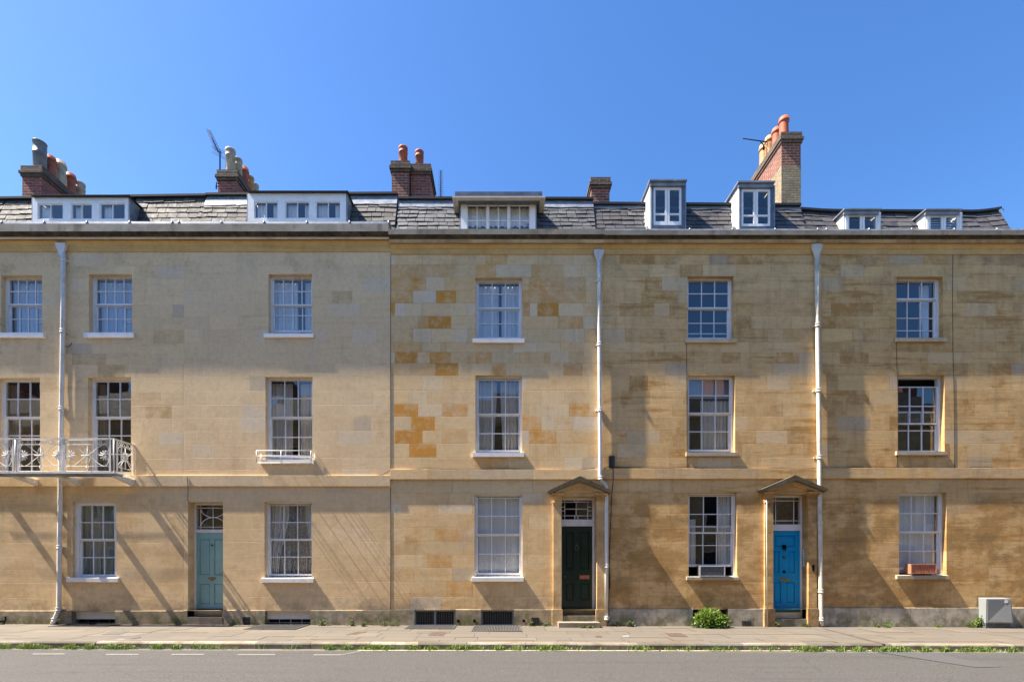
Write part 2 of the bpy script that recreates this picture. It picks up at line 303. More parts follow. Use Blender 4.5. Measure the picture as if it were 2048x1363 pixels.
def paving_mat():
    t=NT('york_stone_paving'); P=t.pos(); at=t.n('Attribute', attribute_name='tint'); A=t.n('SeparateColor'); t.l(at.outputs['Color'],A.inputs[0])
    c=t.mix(A.outputs[0], (.115,.098,.077), (.140,.116,.087)); c=t.mix(A.outputs[2], c, (.106,.098,.087)); c=t.mix(1.0,c,A.outputs[1],'MULTIPLY')
    c=t.mix(t.math('MULTIPLY',t.ramp(t.noise(P,1.6,6,.7),.45,.68),.35), c, (.085,.076,.062)); f=t.noise(P,60,5,.7); c=t.mix(t.math('MULTIPLY',t.ramp(f,.4,.7),.3),c,(.12,.11,.10))
    e=edge_dist(t); jn=t.math('ADD', e, t.math('MULTIPLY', t.math('SUBTRACT', t.noise(P,22,4), .5), .016)); jm=t.ramp(jn,.013,.003); c=t.mix(t.math('MULTIPLY',jm,.85),c,(.055,.048,.038))
    h=t.math('SUBTRACT', t.math('ADD',t.math('MULTIPLY',t.noise(P,5,5,.6),.6),t.math('MULTIPLY',f,.2)), jm)
    return t.fin(c,.85,t.bump(h,.5,.012))
M['pave']=paving_mat()
def road_mat():
    t=NT('worn_asphalt'); P=t.pos(); f=t.noise(P,52,6,.8); m=t.noise(P,.8,5,.6,(.35,1,1)); m2=t.noise(P,4,5,.7)
    c=t.mix(t.ramp(f,.32,.7),(.010,.010,.010),(.106,.102,.097)); c=t.mix(t.math('MULTIPLY',t.ramp(m,.42,.65),.4),c,(.052,.050,.047)); c=t.mix(t.math('MULTIPLY',t.ramp(m2,.5,.75),.22),c,(.05,.049,.047))
    v=t.n('TexVoronoi'); v.feature='DISTANCE_TO_EDGE'; t.l(P,v.inputs['Vector']); v.inputs['Scale'].default_value=150
    yy=t.xyz(P)[1]; gut=t.math('MULTIPLY', t.ramp(t.math('ADD',yy,t.math('MULTIPLY',t.math('SUBTRACT',m2,.5),.15)),-3.08,-2.98), .75); c=t.mix(gut,c,(.16,.145,.115))
    sc=t.n('TexNoise'); t.l(P,sc.inputs['Vector']); sc.inputs['Scale'].default_value=120; c=t.mix(t.ramp(sc.outputs[0],.60,.72),c,(.20,.195,.185)); c=t.mix(t.math('MULTIPLY',t.ramp(t.noise(P,28,4,.7),.5,.72),.45),c,(.035,.034,.033)); c=t.mix(t.math('MULTIPLY',t.ramp(t.noise(P,1.0,6,.6,(.18,3.2,1)),.52,.68),.40),c,(.036,.035,.034)); vc=t.n('TexVoronoi'); vc.feature='DISTANCE_TO_EDGE'; t.l(P,vc.inputs['Vector']); vc.inputs['Scale'].default_value=.55; ck=t.math('MULTIPLY',t.ramp(t.math('ADD',vc.outputs[0],t.math('MULTIPLY',t.noise(P,6,4),.02)),.022,.012),t.ramp(t.noise(P,.5,3),.5,.6)); c=t.mix(t.math('MULTIPLY',ck,.32),c,(.02,.02,.02))
    return t.fin(c,.88,t.bump(t.math('ADD',f,v.outputs[0]),.5,.006))
M['road']=road_mat()
M['kerb']=stone('granite_kerb',(.17,.16,.145),(.18,.16,.13),(.22,.21,.19),.1,.2,.4,.8,seed=40)
def line_mat(name,col,wear):
    t=NT(name); P=t.pos(); c=t.mix(t.math('MULTIPLY',t.ramp(t.noise(P,40,5,.75),.42,.62),wear), col, (.12,.12,.11)); return t.fin(c,.7)
M['linew']=line_mat('white_road_paint',(.29,.28,.26),.6); M['liney']=line_mat('faded_yellow_road_paint',(.50,.43,.28),.5)
M['patch']=simple('painted_shadow',(.062,.061,.062),.85,.15,70,.4)  # asphalt darkened to the tone of a cast shadow
def leaf_mat(name,a,b):
    t=NT(name); at=t.n('Attribute', attribute_name='tint'); A=t.n('SeparateColor'); t.l(at.outputs['Color'],A.inputs[0]); c=t.mix(A.outputs[0],a,b)
    d=t.p; t.l(c,d.inputs['Base Color']); d.inputs['Roughness'].default_value=.5; tr=t.n('BsdfTranslucent'); t.l(c,tr.inputs[0]); mx=t.n('MixShader'); mx.inputs[0].default_value=.3
    t.l(d.outputs[0],mx.inputs[1]); t.l(tr.outputs[0],mx.inputs[2]); t.l(mx.outputs[0],t.out.inputs[0]); return t.mat
M['leaf']=leaf_mat('fresh_green_leaf',(.035,.085,.012),(.22,.33,.05)); M['grass']=leaf_mat('gutter_grass',(.06,.12,.018),(.21,.28,.06)); M['leafd']=leaf_mat('weed_leaf',(.06,.10,.03),(.16,.20,.07))
# ------------------------------------------------------------------ walls
CL_UP=[503,529,554,581,606,632,657,684,704,726,751,780.5,807.6,833,860.5,887,914,938]
CL_DN=[965,985,1007,1027,1055,1082,1109,1135,1162,1192]
def block_wall(mb, x0,x1, zl, holes, y, rng, tint, lmin=.38,lmax=.95, rows=None, m=0):
    for r in range(len(zl)-1):
        zb,zt=min(zl[r],zl[r+1]),max(zl[r],zl[r+1])
        bl=[]
        if rows and r in rows:
            ex=sorted(rows[r]); cur=x0
            for a,b,tv in ex:
                a=max(a,x0); b=min(b,x1)
                while a-cur>.9:
                    q=cur+rng.uniform(lmin,min(lmax,a-cur-.3)); bl.append((cur,q,None)); cur=q
                if a>cur+.01: bl.append((cur,a,None))
                bl.append((a,b,tv)); cur=b
            ex_end=cur
        else: ex_end=x0
        cur=ex_end
        first=True
        while cur<x1-.01:
            L=rng.uniform(lmin,lmax)*(rng.uniform(.3,1) if first and not bl else 1); first=False
            q=cur+L
            if x1-q<.25: q=x1
            bl.append((cur,q,None)); cur=q
        zs={zb,zt}
        for h in holes:
            for zz in (h[2],h[3]):
                if zb<zz<zt: zs.add(zz)
        zs=sorted(zs)
        for (a,b,tv) in bl:
            col=tint(a,b,zb,zt,rng,tv)
            for k in range(len(zs)-1):
                za,zz=zs[k],zs[k+1]; zm=(za+zz)/2
                seg=[(a,b)]
                for h in holes:
                    if h[2]<zm<h[3]:
                        ns=[]
                        for (p,q) in seg:
                            if h[1]<=p or h[0]>=q: ns.append((p,q)); continue
                            if h[0]>p: ns.append((p,h[0]))
                            if h[1]<q: ns.append((h[1],q))
                        seg=ns
                for (p,q) in seg:
                    if q-p<1e-4: continue
                    W,H=b-a,zt-zb; u=lambda x,z:((x-a)/W,(z-zb)/H)
                    mb.face([(p,y,za),(q,y,za),(q,y,zz),(p,y,zz)], m, uv=[u(p,za),u(q,za),u(q,zz),u(p,zz)], bs=(W,H), c=col)
def reveals(mb, h, y0, y1, m=0, c=None, bottom=True):
    xa,xb,za,zb=h[:4]
    mb.face([(xa,y0,za),(xa,y1,za),(xa,y1,zb),(xa,y0,zb)][::-1],m,c=c); mb.face([(xb,y0,za),(xb,y1,za),(xb,y1,zb),(xb,y0,zb)],m,c=c)
    mb.face([(xa,y0,zb),(xb,y0,zb),(xb,y1,zb),(xa,y1,zb)],m,c=c)
    if bottom: mb.face([(xa,y0,za),(xb,y0,za),(xb,y1,za),(xa,y1,za)][::-1],m,c=c)
def tint_fn(o_base,o_var,p_or,v_var,p_pale=.12,p_grey=.02,rowstreak=0.0):
    rowv={}
    def f(a,b,zb,zt,rng,tv):
        k=round(zb,2)
        if k not in rowv: rowv[k]=rng.uniform(-1,1)*rowstreak
        if tv is not None: o=tv*1.08 if tv>.4 else tv; g=0
        else:
            o=o_base+rng.uniform(-o_var,o_var)+rowv[k]; g=0
            r=rng.random()
            if r<p_or: o+=rng.uniform(.25,.6)
            elif r<p_or+p_pale: o=-rng.uniform(.15,.45)
            elif r<p_or+p_pale+p_grey: g=.5
        return (o, 1+rng.uniform(-v_var,v_var), g, 1)
    return f
# ------------------------------------------------------------------ windows
def sash(win, x0,x1,zb,zt,y,cols,bars,st=.040,top=.04,bot=.055,bw=.020,thick=.035,mat=None,rng=None,name='sash',glass=True):
    xs=[x0,x0+st]; iw=(x1-x0-2*st)
    hx=[]
    for i in range(cols):
        a=x0+st+iw*i/cols+(bw/2 if i else 0); b=x0+st+iw*(i+1)/cols-(bw/2 if i<cols-1 else 0); hx.append((a,b))
    edges=[zb+bot]+[z for z in sorted(bars)]+[zt-top]; hz=[]
    for j in range(len(edges)-1):
        a=edges[j]+(bw/2 if j else 0); b=edges[j+1]-(bw/2 if j<len(edges)-2 else 0); hz.append((a,b))
    X_=sorted({x0,x1,*[v for p in hx for v in p]}); Z_=sorted({zb,zt,*[v for p in hz for v in p]})
    def hole(i,j):
        xm=(X_[i]+X_[i+1])/2; zm=(Z_[j]+Z_[j+1])/2
        return any(a<xm<b for a,b in hx) and any(a<zm<b for a,b in hz)
    mb=MB(); mb.grid(X_,Z_,hole,y,y+thick); o=mb.build(name, mat or M['white'], win)
    if glass:
        g=MB(); rng=rng or random.Random(1)
        for a,b in hx:
            for c,d in hz:
                k=rng.uniform(-.0022,.0022); l=rng.uniform(-.0022,.0022); yy=y+thick*.6
                g.face([(a,yy-k-l,c),(b,yy+k-l,c),(b,yy+k+l,d),(a,yy-k+l,d)])
        g.build('pane', M['glass'], win)
    return o
def curtain(win, x0,x1,z0,z1,y,mat,rng,amp=.03,wave=.11,name='curtain',gather=0.0,side=1):
    mb=MB(); n=max(8,int((x1-x0)/.012)); nz=10; V=[];Fc=[]; ph=rng.uniform(0,6)
    ws=[]; a=ph
    for i in range(n+1): a+=2*math.pi/wave*(x1-x0)/n*rng.uniform(.6,1.4); ws.append(a)
    for j in range(nz+1):
        t=j/nz; z=z1+(z0-z1)*t; g=1-gather*math.sin(min(1,t*1.1)*math.pi/2)**2
        for i in range(n+1):
            u=i/n; x = x0+(x1-x0)*u*g if side>0 else x1-(x1-x0)*(1-u)*g
            V.append((x, y+amp*math.sin(ws[i])*(.6+.4*t)+amp*.3*math.sin(ws[i]*2.3+t*2), z))
    for j in range(nz):
        for i in range(n): Fc.append([j*(n+1)+i,j*(n+1)+i+1,(j+1)*(n+1)+i+1,(j+1)*(n+1)+i])
    mb.poly(V,Fc,0,True); return mb.build(name,mat,win)
def window(house, op, d, up, lo, cols, sill=None, curt=(), box=.045, rng=None, label=None, extra=()):
    """op: px opening on the wall plane; up/lo: (top,bottom,[bars]) px on the frame plane"""
    xa,xb,za,zb=op
    z0,z1=Z(zb),Z(za); x0,x1=X(xa),X(xb)
    mb=MB()
    X_=[x0,x0+box,x1-box,x1]; Z_=[z0,z0+.03,z1-box*.8,z1]
    mb.grid(X_,Z_,lambda i,j:i==1 and j==1,d,d+.12)
    win=mb.build('window',M['white'],house)
    if label: win['label']=label
    a,b=x0+box+.001,x1-box-.001; zz=lambda p:Z(p,d+.03)
    sash(win,a,b,zz(up[1])-.018,zz(up[0])+.012,d+.022,cols,[zz(p) for p in up[2]],st=.030,top=.02,bot=.036,rng=rng,name='upper_sash')
    if lo: sash(win,a,b,zz(lo[1])-.05,zz(lo[0])+.018,d+.062,cols,[zz(p) for p in lo[2]],st=.034,top=.036,bot=.052,rng=rng,name='lower_sash')
    if sill:
        sx0,sx1,st,sb,mat=sill; p=.062; s=MB(); zt_=Z(st,-p); zb_=Z(sb,-p); xx0,xx1=X(sx0,-p),X(sx1,-p)
        pr=[(-p,zb_),(-p,zt_),(d,zt_+.02),(d,z0-.10),(0.002,z0-.10),(0.002,zb_)]
        pr=[(-p,zb_),(-p,zt_),(-.001,zt_+.012),(-.001,zb_)]
        s.prism(pr,xx0,xx1); s.prism([(-.001,zb_+.01),(-.001,zt_+.012),(d+.005,max(z0+.002,zt_+.018)),(d+.005,zb_+.01)],x0+.001,x1-.001); s.build('sill',mat,win,bevel=.006)
    for c in curt:
        kind=c[0]
        if kind=='blind':
            bm=MB(); fx0,fx1,fz0,fz1=c[1:5]; W=x1-x0; H=z1-z0
            bm.box(x0+fx0*W,x0+fx1*W,d+.15,d+.156,z0+fz0*H,z0+fz1*H); bm.build('blind',c[5],win)
        elif kind=='cur':
            fx0,fx1,fz0,fz1,mat=c[1:6]; W=x1-x0; H=z1-z0
            curtain(win,x0+fx0*W,x0+fx1*W,z0+fz0*H,z0+fz1*H,d+.20,mat,rng,gather=c[6] if len(c)>6 else 0,side=c[7] if len(c)>7 else 1)
        elif kind=='bar':
            bm=MB(); bm.box(x0+.05,x1-.05,d+.11,d+.135,Z(c[1],d)-.012,Z(c[1],d)+.012); bm.build('inner_rail',M['white'],win)
        elif kind=='shutter':
            bm=MB(); W=x1-x0; a_=x0+c[1]*W
            bm.box(a_,a_+.035,d+.16,d+.2,z0+.02,z1-.05)
            for q in (.28,.52): bm.box(a_,a_+.42,d+.16,d+.19,z0+q*(z1-z0),z0+q*(z1-z0)+.03)
            bm.build('inner_casement',M['white'],win)
    return win
def text_mesh(parent, s, size, x, y, z, mat, name='number', extr=.003):
    cu=bpy.data.curves.new(name,'FONT'); cu.body=s; cu.size=size; cu.extrude=extr; cu.align_x='CENTER'; cu.align_y='CENTER'
    o=bpy.data.objects.new(name,cu); COL.objects.link(o); dg=bpy.context.evaluated_depsgraph_get(); me=bpy.data.meshes.new_from_object(o.evaluated_get(dg)); bpy.data.objects.remove(o)
    me.transform(Matrix.Translation((x,y,z)) @ Matrix.Rotation(math.pi/2,4,'X')); me.materials.clear(); me.materials.append(mat)
    n=bpy.data.objects.new(name,me); COL.objects.link(n); n.parent=parent; return n
M['curBl']=curtain_mat('pale_blue_blind',(.60,.68,.78)); M['curGr']=curtain_mat('grey_blind',(.33,.36,.40))
M['terl']=simple('pale_terracotta_rim',(.56,.24,.14),.75,.12,12)
M['leadgr']=simple('grey_painted_grille_frame',(.24,.25,.25),.5,.1,8,dirt=(.12,.11,.1),dirt_amt=.3)
M['litter']=leaf_mat('dry_leaf',(.10,.055,.02),(.26,.16,.06)); M['cabb']=simple('dark_cabinet_base',(.09,.10,.10),.7,.2,9,dirt=(.05,.04,.03))
# ------------------------------------------------------------------ house shell
WR={'white':'whitesill'}
def segs(house,name,mat,x0,x1,pts,ms=None,mats=None):
    mb=MB(); mb.prism(pts,x0,x1,ms=ms); return mb.build(name,mats or mat,house)
def house(name,label,px0,px1,wall,plinth,levels,ops,pl_ops,doors,tintf,rng,rows=None,zoff=0,corn='A'):
    x0,x1=X(px0),X(px1)
    h=empty('terraced_house',(x0+(x1-x0)/2,0,SLOPE*(x0+x1)/2),label=label,cat='house',group='terraced stone houses along the street')
    st_t,st_b,pl_t=levels; ST,SB,PT=Z(st_t,-.045),Z(st_b,-.045),Z(pl_t,-.03)
    hs=[(X(a),X(b),Z(d_),Z(c_),dep) for (a,b,c_,d_,dep) in ops]; dh=[(X(a),X(b),-.3,Z(c_),dep) for (a,b,c_,dep) in doors]
    mb=MB()
    top=503 if corn=='A' else 508
    zu=[Z(top-6)]+[Z(p+zoff) for p in CL_UP[1:] if p+zoff>top+8 and Z(p+zoff)>ST+.1]+[ST-.02]
    if rows is not None: zu=[Z(502)]+[Z(p) for p in CL_UP[1:]]; zu[-1]=ST-.02
    zd=[SB+.02]+[Z(p+zoff) for p in CL_DN if Z(p+zoff)<SB-.12 and Z(p+zoff)>PT+.12]+[PT-.02]
    block_wall(mb,x0,x1,zu,hs+dh,0,rng,tintf,rows=rows); gk=1.0 if rows is not None else .4; gtf=lambda a,b,zb,zt,rg,tv:(lambda q:(q[0]*gk+(.08 if gk<1 else 0),1+(q[1]-1)*gk,q[2]*gk,1))(tintf(a,b,zb,zt,rg,tv)); block_wall(mb,x0,x1,zd,hs+dh,0,rng,gtf,lmin=.5,lmax=1.15)
    for q in hs: reveals(mb,q,0,q[4]+.02,c=(.1,.98,0,1))
    for q in dh: reveals(mb,(q[0],q[1],-.3,q[3]),0,q[4]+.05,c=(.1,.98,0,1),bottom=False)
    # rear and top of the body
    mb.box(x0,x1,.5,9,-.3,9.3,skip='fd' if (name=='first' or name=='last') else 'fdlr')
    mb.box(x0+.001,x0+.02,.001,9,-.3,9.25,skip='r'); mb.box(x1-.02,x1-.001,.001,9,-.3,9.25,skip='l')
    w_=mb.build('wall',wall,h)
    # plinth
    mb=MB(); ph=[(X(a,-.03),X(b,-.03),-.3,Z(c_,-.03)) for (a,b,c_) in pl_ops]+[(q[0],q[1],-.3,9) for q in dh]
    block_wall(mb,x0,x1,[PT,-.3],ph,-.03,rng,tint_fn(.1,.2,.05,.10,.3,.2),lmin=.6,lmax=1.6)
    cuts=sorted([(q[0],q[1]) for q in dh]+[(q[0],q[1]) for q in ph if q[3]>=PT-.03 and q[3]<8]); cur=x0
    for a,b in cuts+[(x1,x1)]:
        if a>cur: mb.face([(cur,-.03,PT),(a,-.03,PT),(a,.0,PT+.012),(cur,.0,PT+.012)])
        cur=max(cur,b)
    for q in ph: reveals(mb,(q[0],q[1],-.3,min(q[3],PT)),-.03,.25,c=(.1,.9,0,1),bottom=False)
    mb.build('plinth',plinth,h)
    # string course, cut round the doorcases
    mb=MB(); c=x0
    while c<x1-.01:
        e=min(x1,c+rng.uniform(.9,1.7)); e=x1 if x1-e<.4 else e
        n0=len(mb.f); mb.prism([(-.045,SB),(-.045,ST),(0.0,ST+.012),(0.0,SB)],c,e,caps=(c==x0 or e==x1))
        tv=(rng.uniform(-.2,.25),rng.uniform(.9,1.06),rng.choice([0,0,.25]),1)
        for i in range(n0,len(mb.f)):
            mb.c[i]=tv
            if i==n0: mb.uv[i]=[(0,0),(1,0),(1,1),(0,1)]; mb.bs[i]=(e-c,ST-SB)
        c=e
    mb.build('string_course',wall,h)
    # cornice
    if corn=='A': K=dict(f0=503,f1=491,c0=481,c1=479,b=473.5,so=465,d=462.5,t=447,l=442)
    else: K=dict(f0=508,f1=498,c0=487.5,c1=486,b=478,so=470.5,d=468.5,t=457.5,l=454)
    if corn=='C': K['d']=469.5; K['t']=460; K['l']=457
    zf0,zf1=Z(K['f0'],-.02),Z(K['f1'],-.025)
    zt_=Z(K['t'],-.235)
    pts=[(.012,zf0),(-.02,zf0),(-.02,zf1),(-.035,zf1+.008),(-.06,Z(K['c0'],-.10)-.02),(-.10,Z(K['c0'],-.10)),(-.10,Z(K['c1'],-.10)),(-.115,Z(K['c1'],-.10)+.012),(-.13,Z(K['b'],-.13)-.004),(-.215,Z(K['so'],-.215)),(-.22,Z(K['d'],-.22)-.01),(-.235,Z(K['d'],-.235)),(-.235,zt_),(-.15,zt_+.02),(.25,zt_+.02),(.25,zf0+.02),(.012,zf0+.02)]
    #     0     1     2(cove) 3 4 5     6      7       8(soffit) 9    10   11(fascia) 12 ...
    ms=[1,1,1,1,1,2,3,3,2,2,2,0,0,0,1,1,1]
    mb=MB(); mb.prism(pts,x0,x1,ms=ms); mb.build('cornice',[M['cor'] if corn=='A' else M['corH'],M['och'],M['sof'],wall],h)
    top=zt_+.02
    if corn!='B':
        mb=MB(); zt=Z(K['l'],-.20)
        c=x0
        while c<x1-.02:
            e=min(x1,c+1.05); a,b=rng.uniform(-.008,.008),rng.uniform(-.008,.008)
            mb.face([(c,-.20,top-.012),(e,-.20,top-.012),(e,-.19,zt+b),(c,-.19,zt+a)]); mb.face([(c,-.19,zt+a),(e,-.19,zt+b),(e,.2,zt+.02),(c,.2,zt+.02)])
            mb.tube([(e-.005,-.212,top-.01),(e-.005,-.2,zt+.004),(e-.005,.1,zt+.02)],.016,6); c=e
        mb.build('lead_flashing',M['lead'],h)
    # rooms behind the windows
    mb=MB(); yb=2.8
    mb.face([(x0+.03,yb,-.3),(x1-.03,yb,-.3),(x1-.03,yb,9.2),(x0+.03,yb,9.2)])
    for z in (.35,Z(955),Z(735),9.15):
        mb.box(x0+.03,x1-.03,.42,yb-.01,z-.1,z)
    mb.build('interior',M['dark'],h)
    return h
def slate_roof(h,px0,px1,base,topa,topb,mat,rng,skip=(),expo=.175,width=.26,edge=True,leadband=0,y0=.30,y1=1.0,droop=None):
    x0,x1=X(px0),X(px1); za,zb=Z(topa,y1),Z(topb,y1); zt=lambda x: za+(zb-za)*(x-x0)/(x1-x0)+ (droop(x) if droop else 0)
    z0=9.45; mb=MB(); nr=int((za-z0)/expo)+1
    L=lambda x,t:(x, y0+(y1-y0)*t, z0+(zt(x)-z0)*t)
    # under-sheet
    N=12
    for i in range(N):
        a,b=x0+(x1-x0)*i/N,x0+(x1-x0)*(i+1)/N
        mb.face([L(a,0),L(b,0),L(b,1),L(a,1)],0,c=(.0,.22,0,1))
    tl=1-leadband
    for r in range(nr):
        ta,tb=r/nr*tl,(r+1)/nr*tl+.02
        if r==nr-1: tb=tl
        x=x0-rng.uniform(0,width)
        while x<x1:
            wv=width*rng.uniform(.75,1.25); a,b=max(x0,x+.006),min(x1,x+wv-.007); x+=wv
            if b-a<.03 or any(a>s0 and b<s1 for s0,s1 in skip): continue
            dz=rng.uniform(-.013,.010); o=.024+rng.uniform(0,.016); k=rng.uniform(-.008,.008)
            A,B,C_,D_=L(a,ta),L(b,ta),L(b,tb),L(a,tb)
            A=(A[0],A[1]-o,A[2]-.01+dz+k); B=(B[0],B[1]-o,B[2]-.01+dz-k); C_=(C_[0],C_[1]-.004,C_[2]); D_=(D_[0],D_[1]-.004,D_[2])
            col=(rng.random(),rng.uniform(.72,1.12),0,1)
            mb.face([A,B,C_,D_],0,c=col); mb.face([(A[0],A[1]+o+.01,A[2]),(B[0],B[1]+o+.01,B[2]),B,A],0,c=(0,.3,0,1))
            mb.face([A,D_,(D_[0],D_[1]+.012,D_[2]),(A[0],A[1]+.012,A[2])],0,c=(0,.4,0,1)); mb.face([B,(B[0],B[1]+.012,B[2]),(C_[0],C_[1]+.012,C_[2]),C_],0,c=(0,.4,0,1))
    roof=mb.build('roof',mat,h)
    if leadband:
        mb=MB()
        for i in range(N):
            a,b=x0+(x1-x0)*i/N,x0+(x1-x0)*(i+1)/N; sc=rng.uniform(-.015,.02)
            A,B,C_,D_=L(a,tl-.035+sc*.5),L(b,tl-.035-sc*.5),L(b,1),L(a,1)
            mb.face([(A[0],A[1]-.035,A[2]),(B[0],B[1]-.035,B[2]),(C_[0],C_[1]-.02,C_[2]),(D_[0],D_[1]-.02,D_[2])])
        mb.build('lead_strip',M['lead'],roof)
    mb=MB()
    n=26
    for i in range(n):
        a,b=x0+(x1-x0)*i/n,x0+(x1-x0)*(i+1)/n
        mb.face([(a,y1-.10,zt(a)-.025),(b,y1-.10,zt(b)-.025),(b,y1-.10,zt(b)+.03),(a,y1-.10,zt(a)+.03)])
        mb.face([(a,y1-.10,zt(a)+.03),(b,y1-.10,zt(b)+.03),(b,9,zt(b)+.10),(a,9,zt(a)+.10)]); mb.face([(a,y1+.01,zt(a)-.02),(b,y1+.01,zt(b)-.02),(b,y1-.10,zt(b)-.025),(a,y1-.10,zt(a)-.025)])
    mb.build('roof_edge',M['felt'],roof)
    mb=MB(); mb.prism([(y0+.06,9.4),(y1,min(zt(x0),99)-.05),(9,zt(x0)-.05),(9,9.2)],x0,x0+.03); mb.prism([(y0+.06,9.4),(y1,zt(x1)-.05),(9,zt(x1)-.05),(9,9.2)],x1-.03,x1); mb.box(x0+.05,x1-.05,8.9,8.98,9.2,zt(x0)-.06)
    mb.build('gable',M['leadd'],roof)
    return roof
POT={'plain':[(1,0),(.95,.1),(.88,.78),(.88,.80),(1.06,.82),(1.06,.90),(.92,.905),(.95,1.0),(.80,1.0),(.78,.5)],
     'roll':[(.98,0),(.96,.08),(.93,.72),(1.0,.73),(1.0,.77),(.93,.78),(.94,.88),(1.0,.89),(1.02,.95),(1.0,.985),(.88,.99),(.84,.5)],
     'tube':[(.95,0),(.95,.62),(1.02,.63),(1.02,.66),(.95,.67),(.97,.985),(1.03,.99),(1.03,1.0),(.88,1.0),(.86,.4)]}
def chimney(h,x0,x1,y0,y1,zt,mat,pots,cap=True,lower=None,zl=10.6,name='chimney_stack'):
    mb=MB(); cz=.30; z0=9.6
    if lower: mb.box(x0,x1,y0,y1,lower,zt-cz,0,skip='t'); mb.box(x0-.004,x1+.004,y0-.004,y1+.004,z0,lower,1)
    else: mb.box(x0,x1,y0,y1,z0,zt-cz,0)
    mb.box(x0-.03,x1+.03,y0-.03,y1+.03,zt-cz+.001,zt-cz+.075,2); mb.box(x0-.06,x1+.06,y0-.06,y1+.06,zt-cz+.076,zt-.15,2); mb.box(x0-.025,x1+.025,y0-.025,y1+.025,zt-.149,zt,2)
    c=mb.build(name,[mat,M['bricky'],M['capb']],h)
    for (px,py,r,ztop,m,stl) in pots:
        p=MB(); H=ztop-zt; prof=[(r*a,zt+H*b) for a,b in POT[stl]]; p.lathe(prof,px,py,18)
        p.lathe([(r*1.25,zt+.001),(r*1.15,zt+.04),(r*1.0,zt+.07)],px,py,12)
        p.build('chimney_pot',M[m],c)
    return c
def dormer(h,x0,x1,ys,yb,yf,wins,style='flat',depth=.62,rng=None,slab_t=None,frame=None):
    """x0,x1 px of the face; ys=(slab top,slab bottom) px; yb hidden bottom px"""
    X0,X1=X(x0,yf),X(x1,yf); zt=Z(ys[1],yf); zb=9.5; ztop=Z(ys[0],yf-.1)
    xs={X0,X1}; zs={zb,zt}
    for w_ in wins: xs|={X(w_[0],yf),X(w_[1],yf)}; zs|={Z(w_[2],yf),Z(w_[3],yf)}
    xs,zs=sorted(xs),sorted(zs)
    def hole(i,j):
        xm=(xs[i]+xs[i+1])/2; zm=(zs[j]+zs[j+1])/2
        return any(X(a,yf)<xm<X(b,yf) and Z(d_,yf)<zm<Z(c_,yf) for a,b,c_,d_,*_ in wins)
    mb=MB(); mb.grid(xs,zs,hole,yf,yf+.06); dm=mb.build('dormer',frame or M['white'],h)
    ov=.06; bk=yf+depth+1.0
    mb=MB()
    for s,xx in ((-1,X0),(1,X1)):
        a,b=(xx-.035,xx-.002) if s<0 else (xx+.002,xx+.035)
        mb=MB(); mb.box(a,b,yf+.012,bk,zb,zt-.002)
        mb.build('cheek',M['leadw'] if style in('whitecheek','lead') and s<0 else M['leadw'] if style=='whitecheek' else M['lead'],dm)
    mb=MB(); rise=.04
    if style=='moulded':
        zc=Z(410,yf)
        mb.box(X(910,yf-.3),X(1084.5,yf-.3),yf-.3,bk,Z(392,yf-.3),Z(383,yf-.3),0)
        mb.build('roof_slab',M['leadd'],dm)
        mb=MB(); A=[(.30,392),(.30,395),(.22,397),(.20,400),(.11,402),(.09,404),(.0,405.5)]
        X_0,X_1=X(933,yf),X(1062.7,yf)
        for i in range(len(A)-1):
            (p0,q0),(p1,q1)=A[i],A[i+1]; z0_,z1_=Z(q0,yf-p0),Z(q1,yf-p1)
            e0,e1=p0*.8,p1*.8
            L0,R0,L1,R1=X_0-.1-e0,X_1+.1+e0,X_0-.1-e1,X_1+.1+e1
            mb.face([(L1,yf-p1,z1_),(R1,yf-p1,z1_),(R0,yf-p0,z0_),(L0,yf-p0,z0_)]); mb.face([(L1,bk,z1_),(L1,yf-p1,z1_),(L0,yf-p0,z0_),(L0,bk,z0_)]); mb.face([(R1,yf-p1,z1_),(R1,bk,z1_),(R0,bk,z0_),(R0,yf-p0,z0_)])
        mb.build('moulded_cornice',M['creamp'],dm)
    else:
        c0,c1=(slab_t or (x0-4,x1+4)); a,b=X(c0,yf-.1),X(c1,yf-.1)
        mb.prism([(yf-.10,zt-.004),(yf-.10,ztop),(bk,ztop+rise),(bk,zt+rise)],a,b)
        if style!='felt': mb.box(a+.03,b-.03,yf-.05,yf-.001,zt-.09,zt-.006)
        mb.build('roof_slab',M['felt'] if style=='felt' else M['lead'],dm)
    # flashing apron
    if style in('lead','flare'):
        mb=MB()
        mb.face([(X0-.16,yf-.10,9.62),(X1+.18,yf-.10,9.62),(X1+.10,yf-.02,9.95),(X0-.08,yf-.02,9.95)][:4])
        mb.face([(X1+.02,yf-.03,9.62),(X1+.24,yf-.05,9.62),(X1+.09,yf+.4,zt-.5),(X1+.036,yf+.3,zt-.5)]); mb.face([(X0-.24,yf-.05,9.62),(X0-.02,yf-.03,9.62),(X0-.036,yf+.3,zt-.5),(X0-.09,yf+.4,zt-.5)])
        mb.build('apron_flashing',M['leadw'],dm)
    for w_ in wins:
        a,b,c_,d_,cols,bars=w_[:6]; sx0,sx1=X(a,yf)+.001,X(b,yf)-.001
        if len(w_)>6 and w_[6]=='casement':
            xm=(sx0+sx1)/2
            for (p,q) in ((sx0,xm-.004),(xm+.004,sx1)):
                sash(dm,p,q,Z(d_,yf)+.001,Z(c_,yf)-.001,yf+.018,1,[Z(v,yf) for v in bars],st=.055,top=.06,bot=.07,bw=.04,rng=rng,name='casement')
        else: sash(dm,sx0,sx1,Z(d_,yf)+.001,Z(c_,yf)-.001,yf+.018,cols,[Z(v,yf) for v in bars],st=.022,top=.022,bot=.03,bw=.02,rng=rng,name='casement')
        cu=w_[7] if len(w_)>7 else None
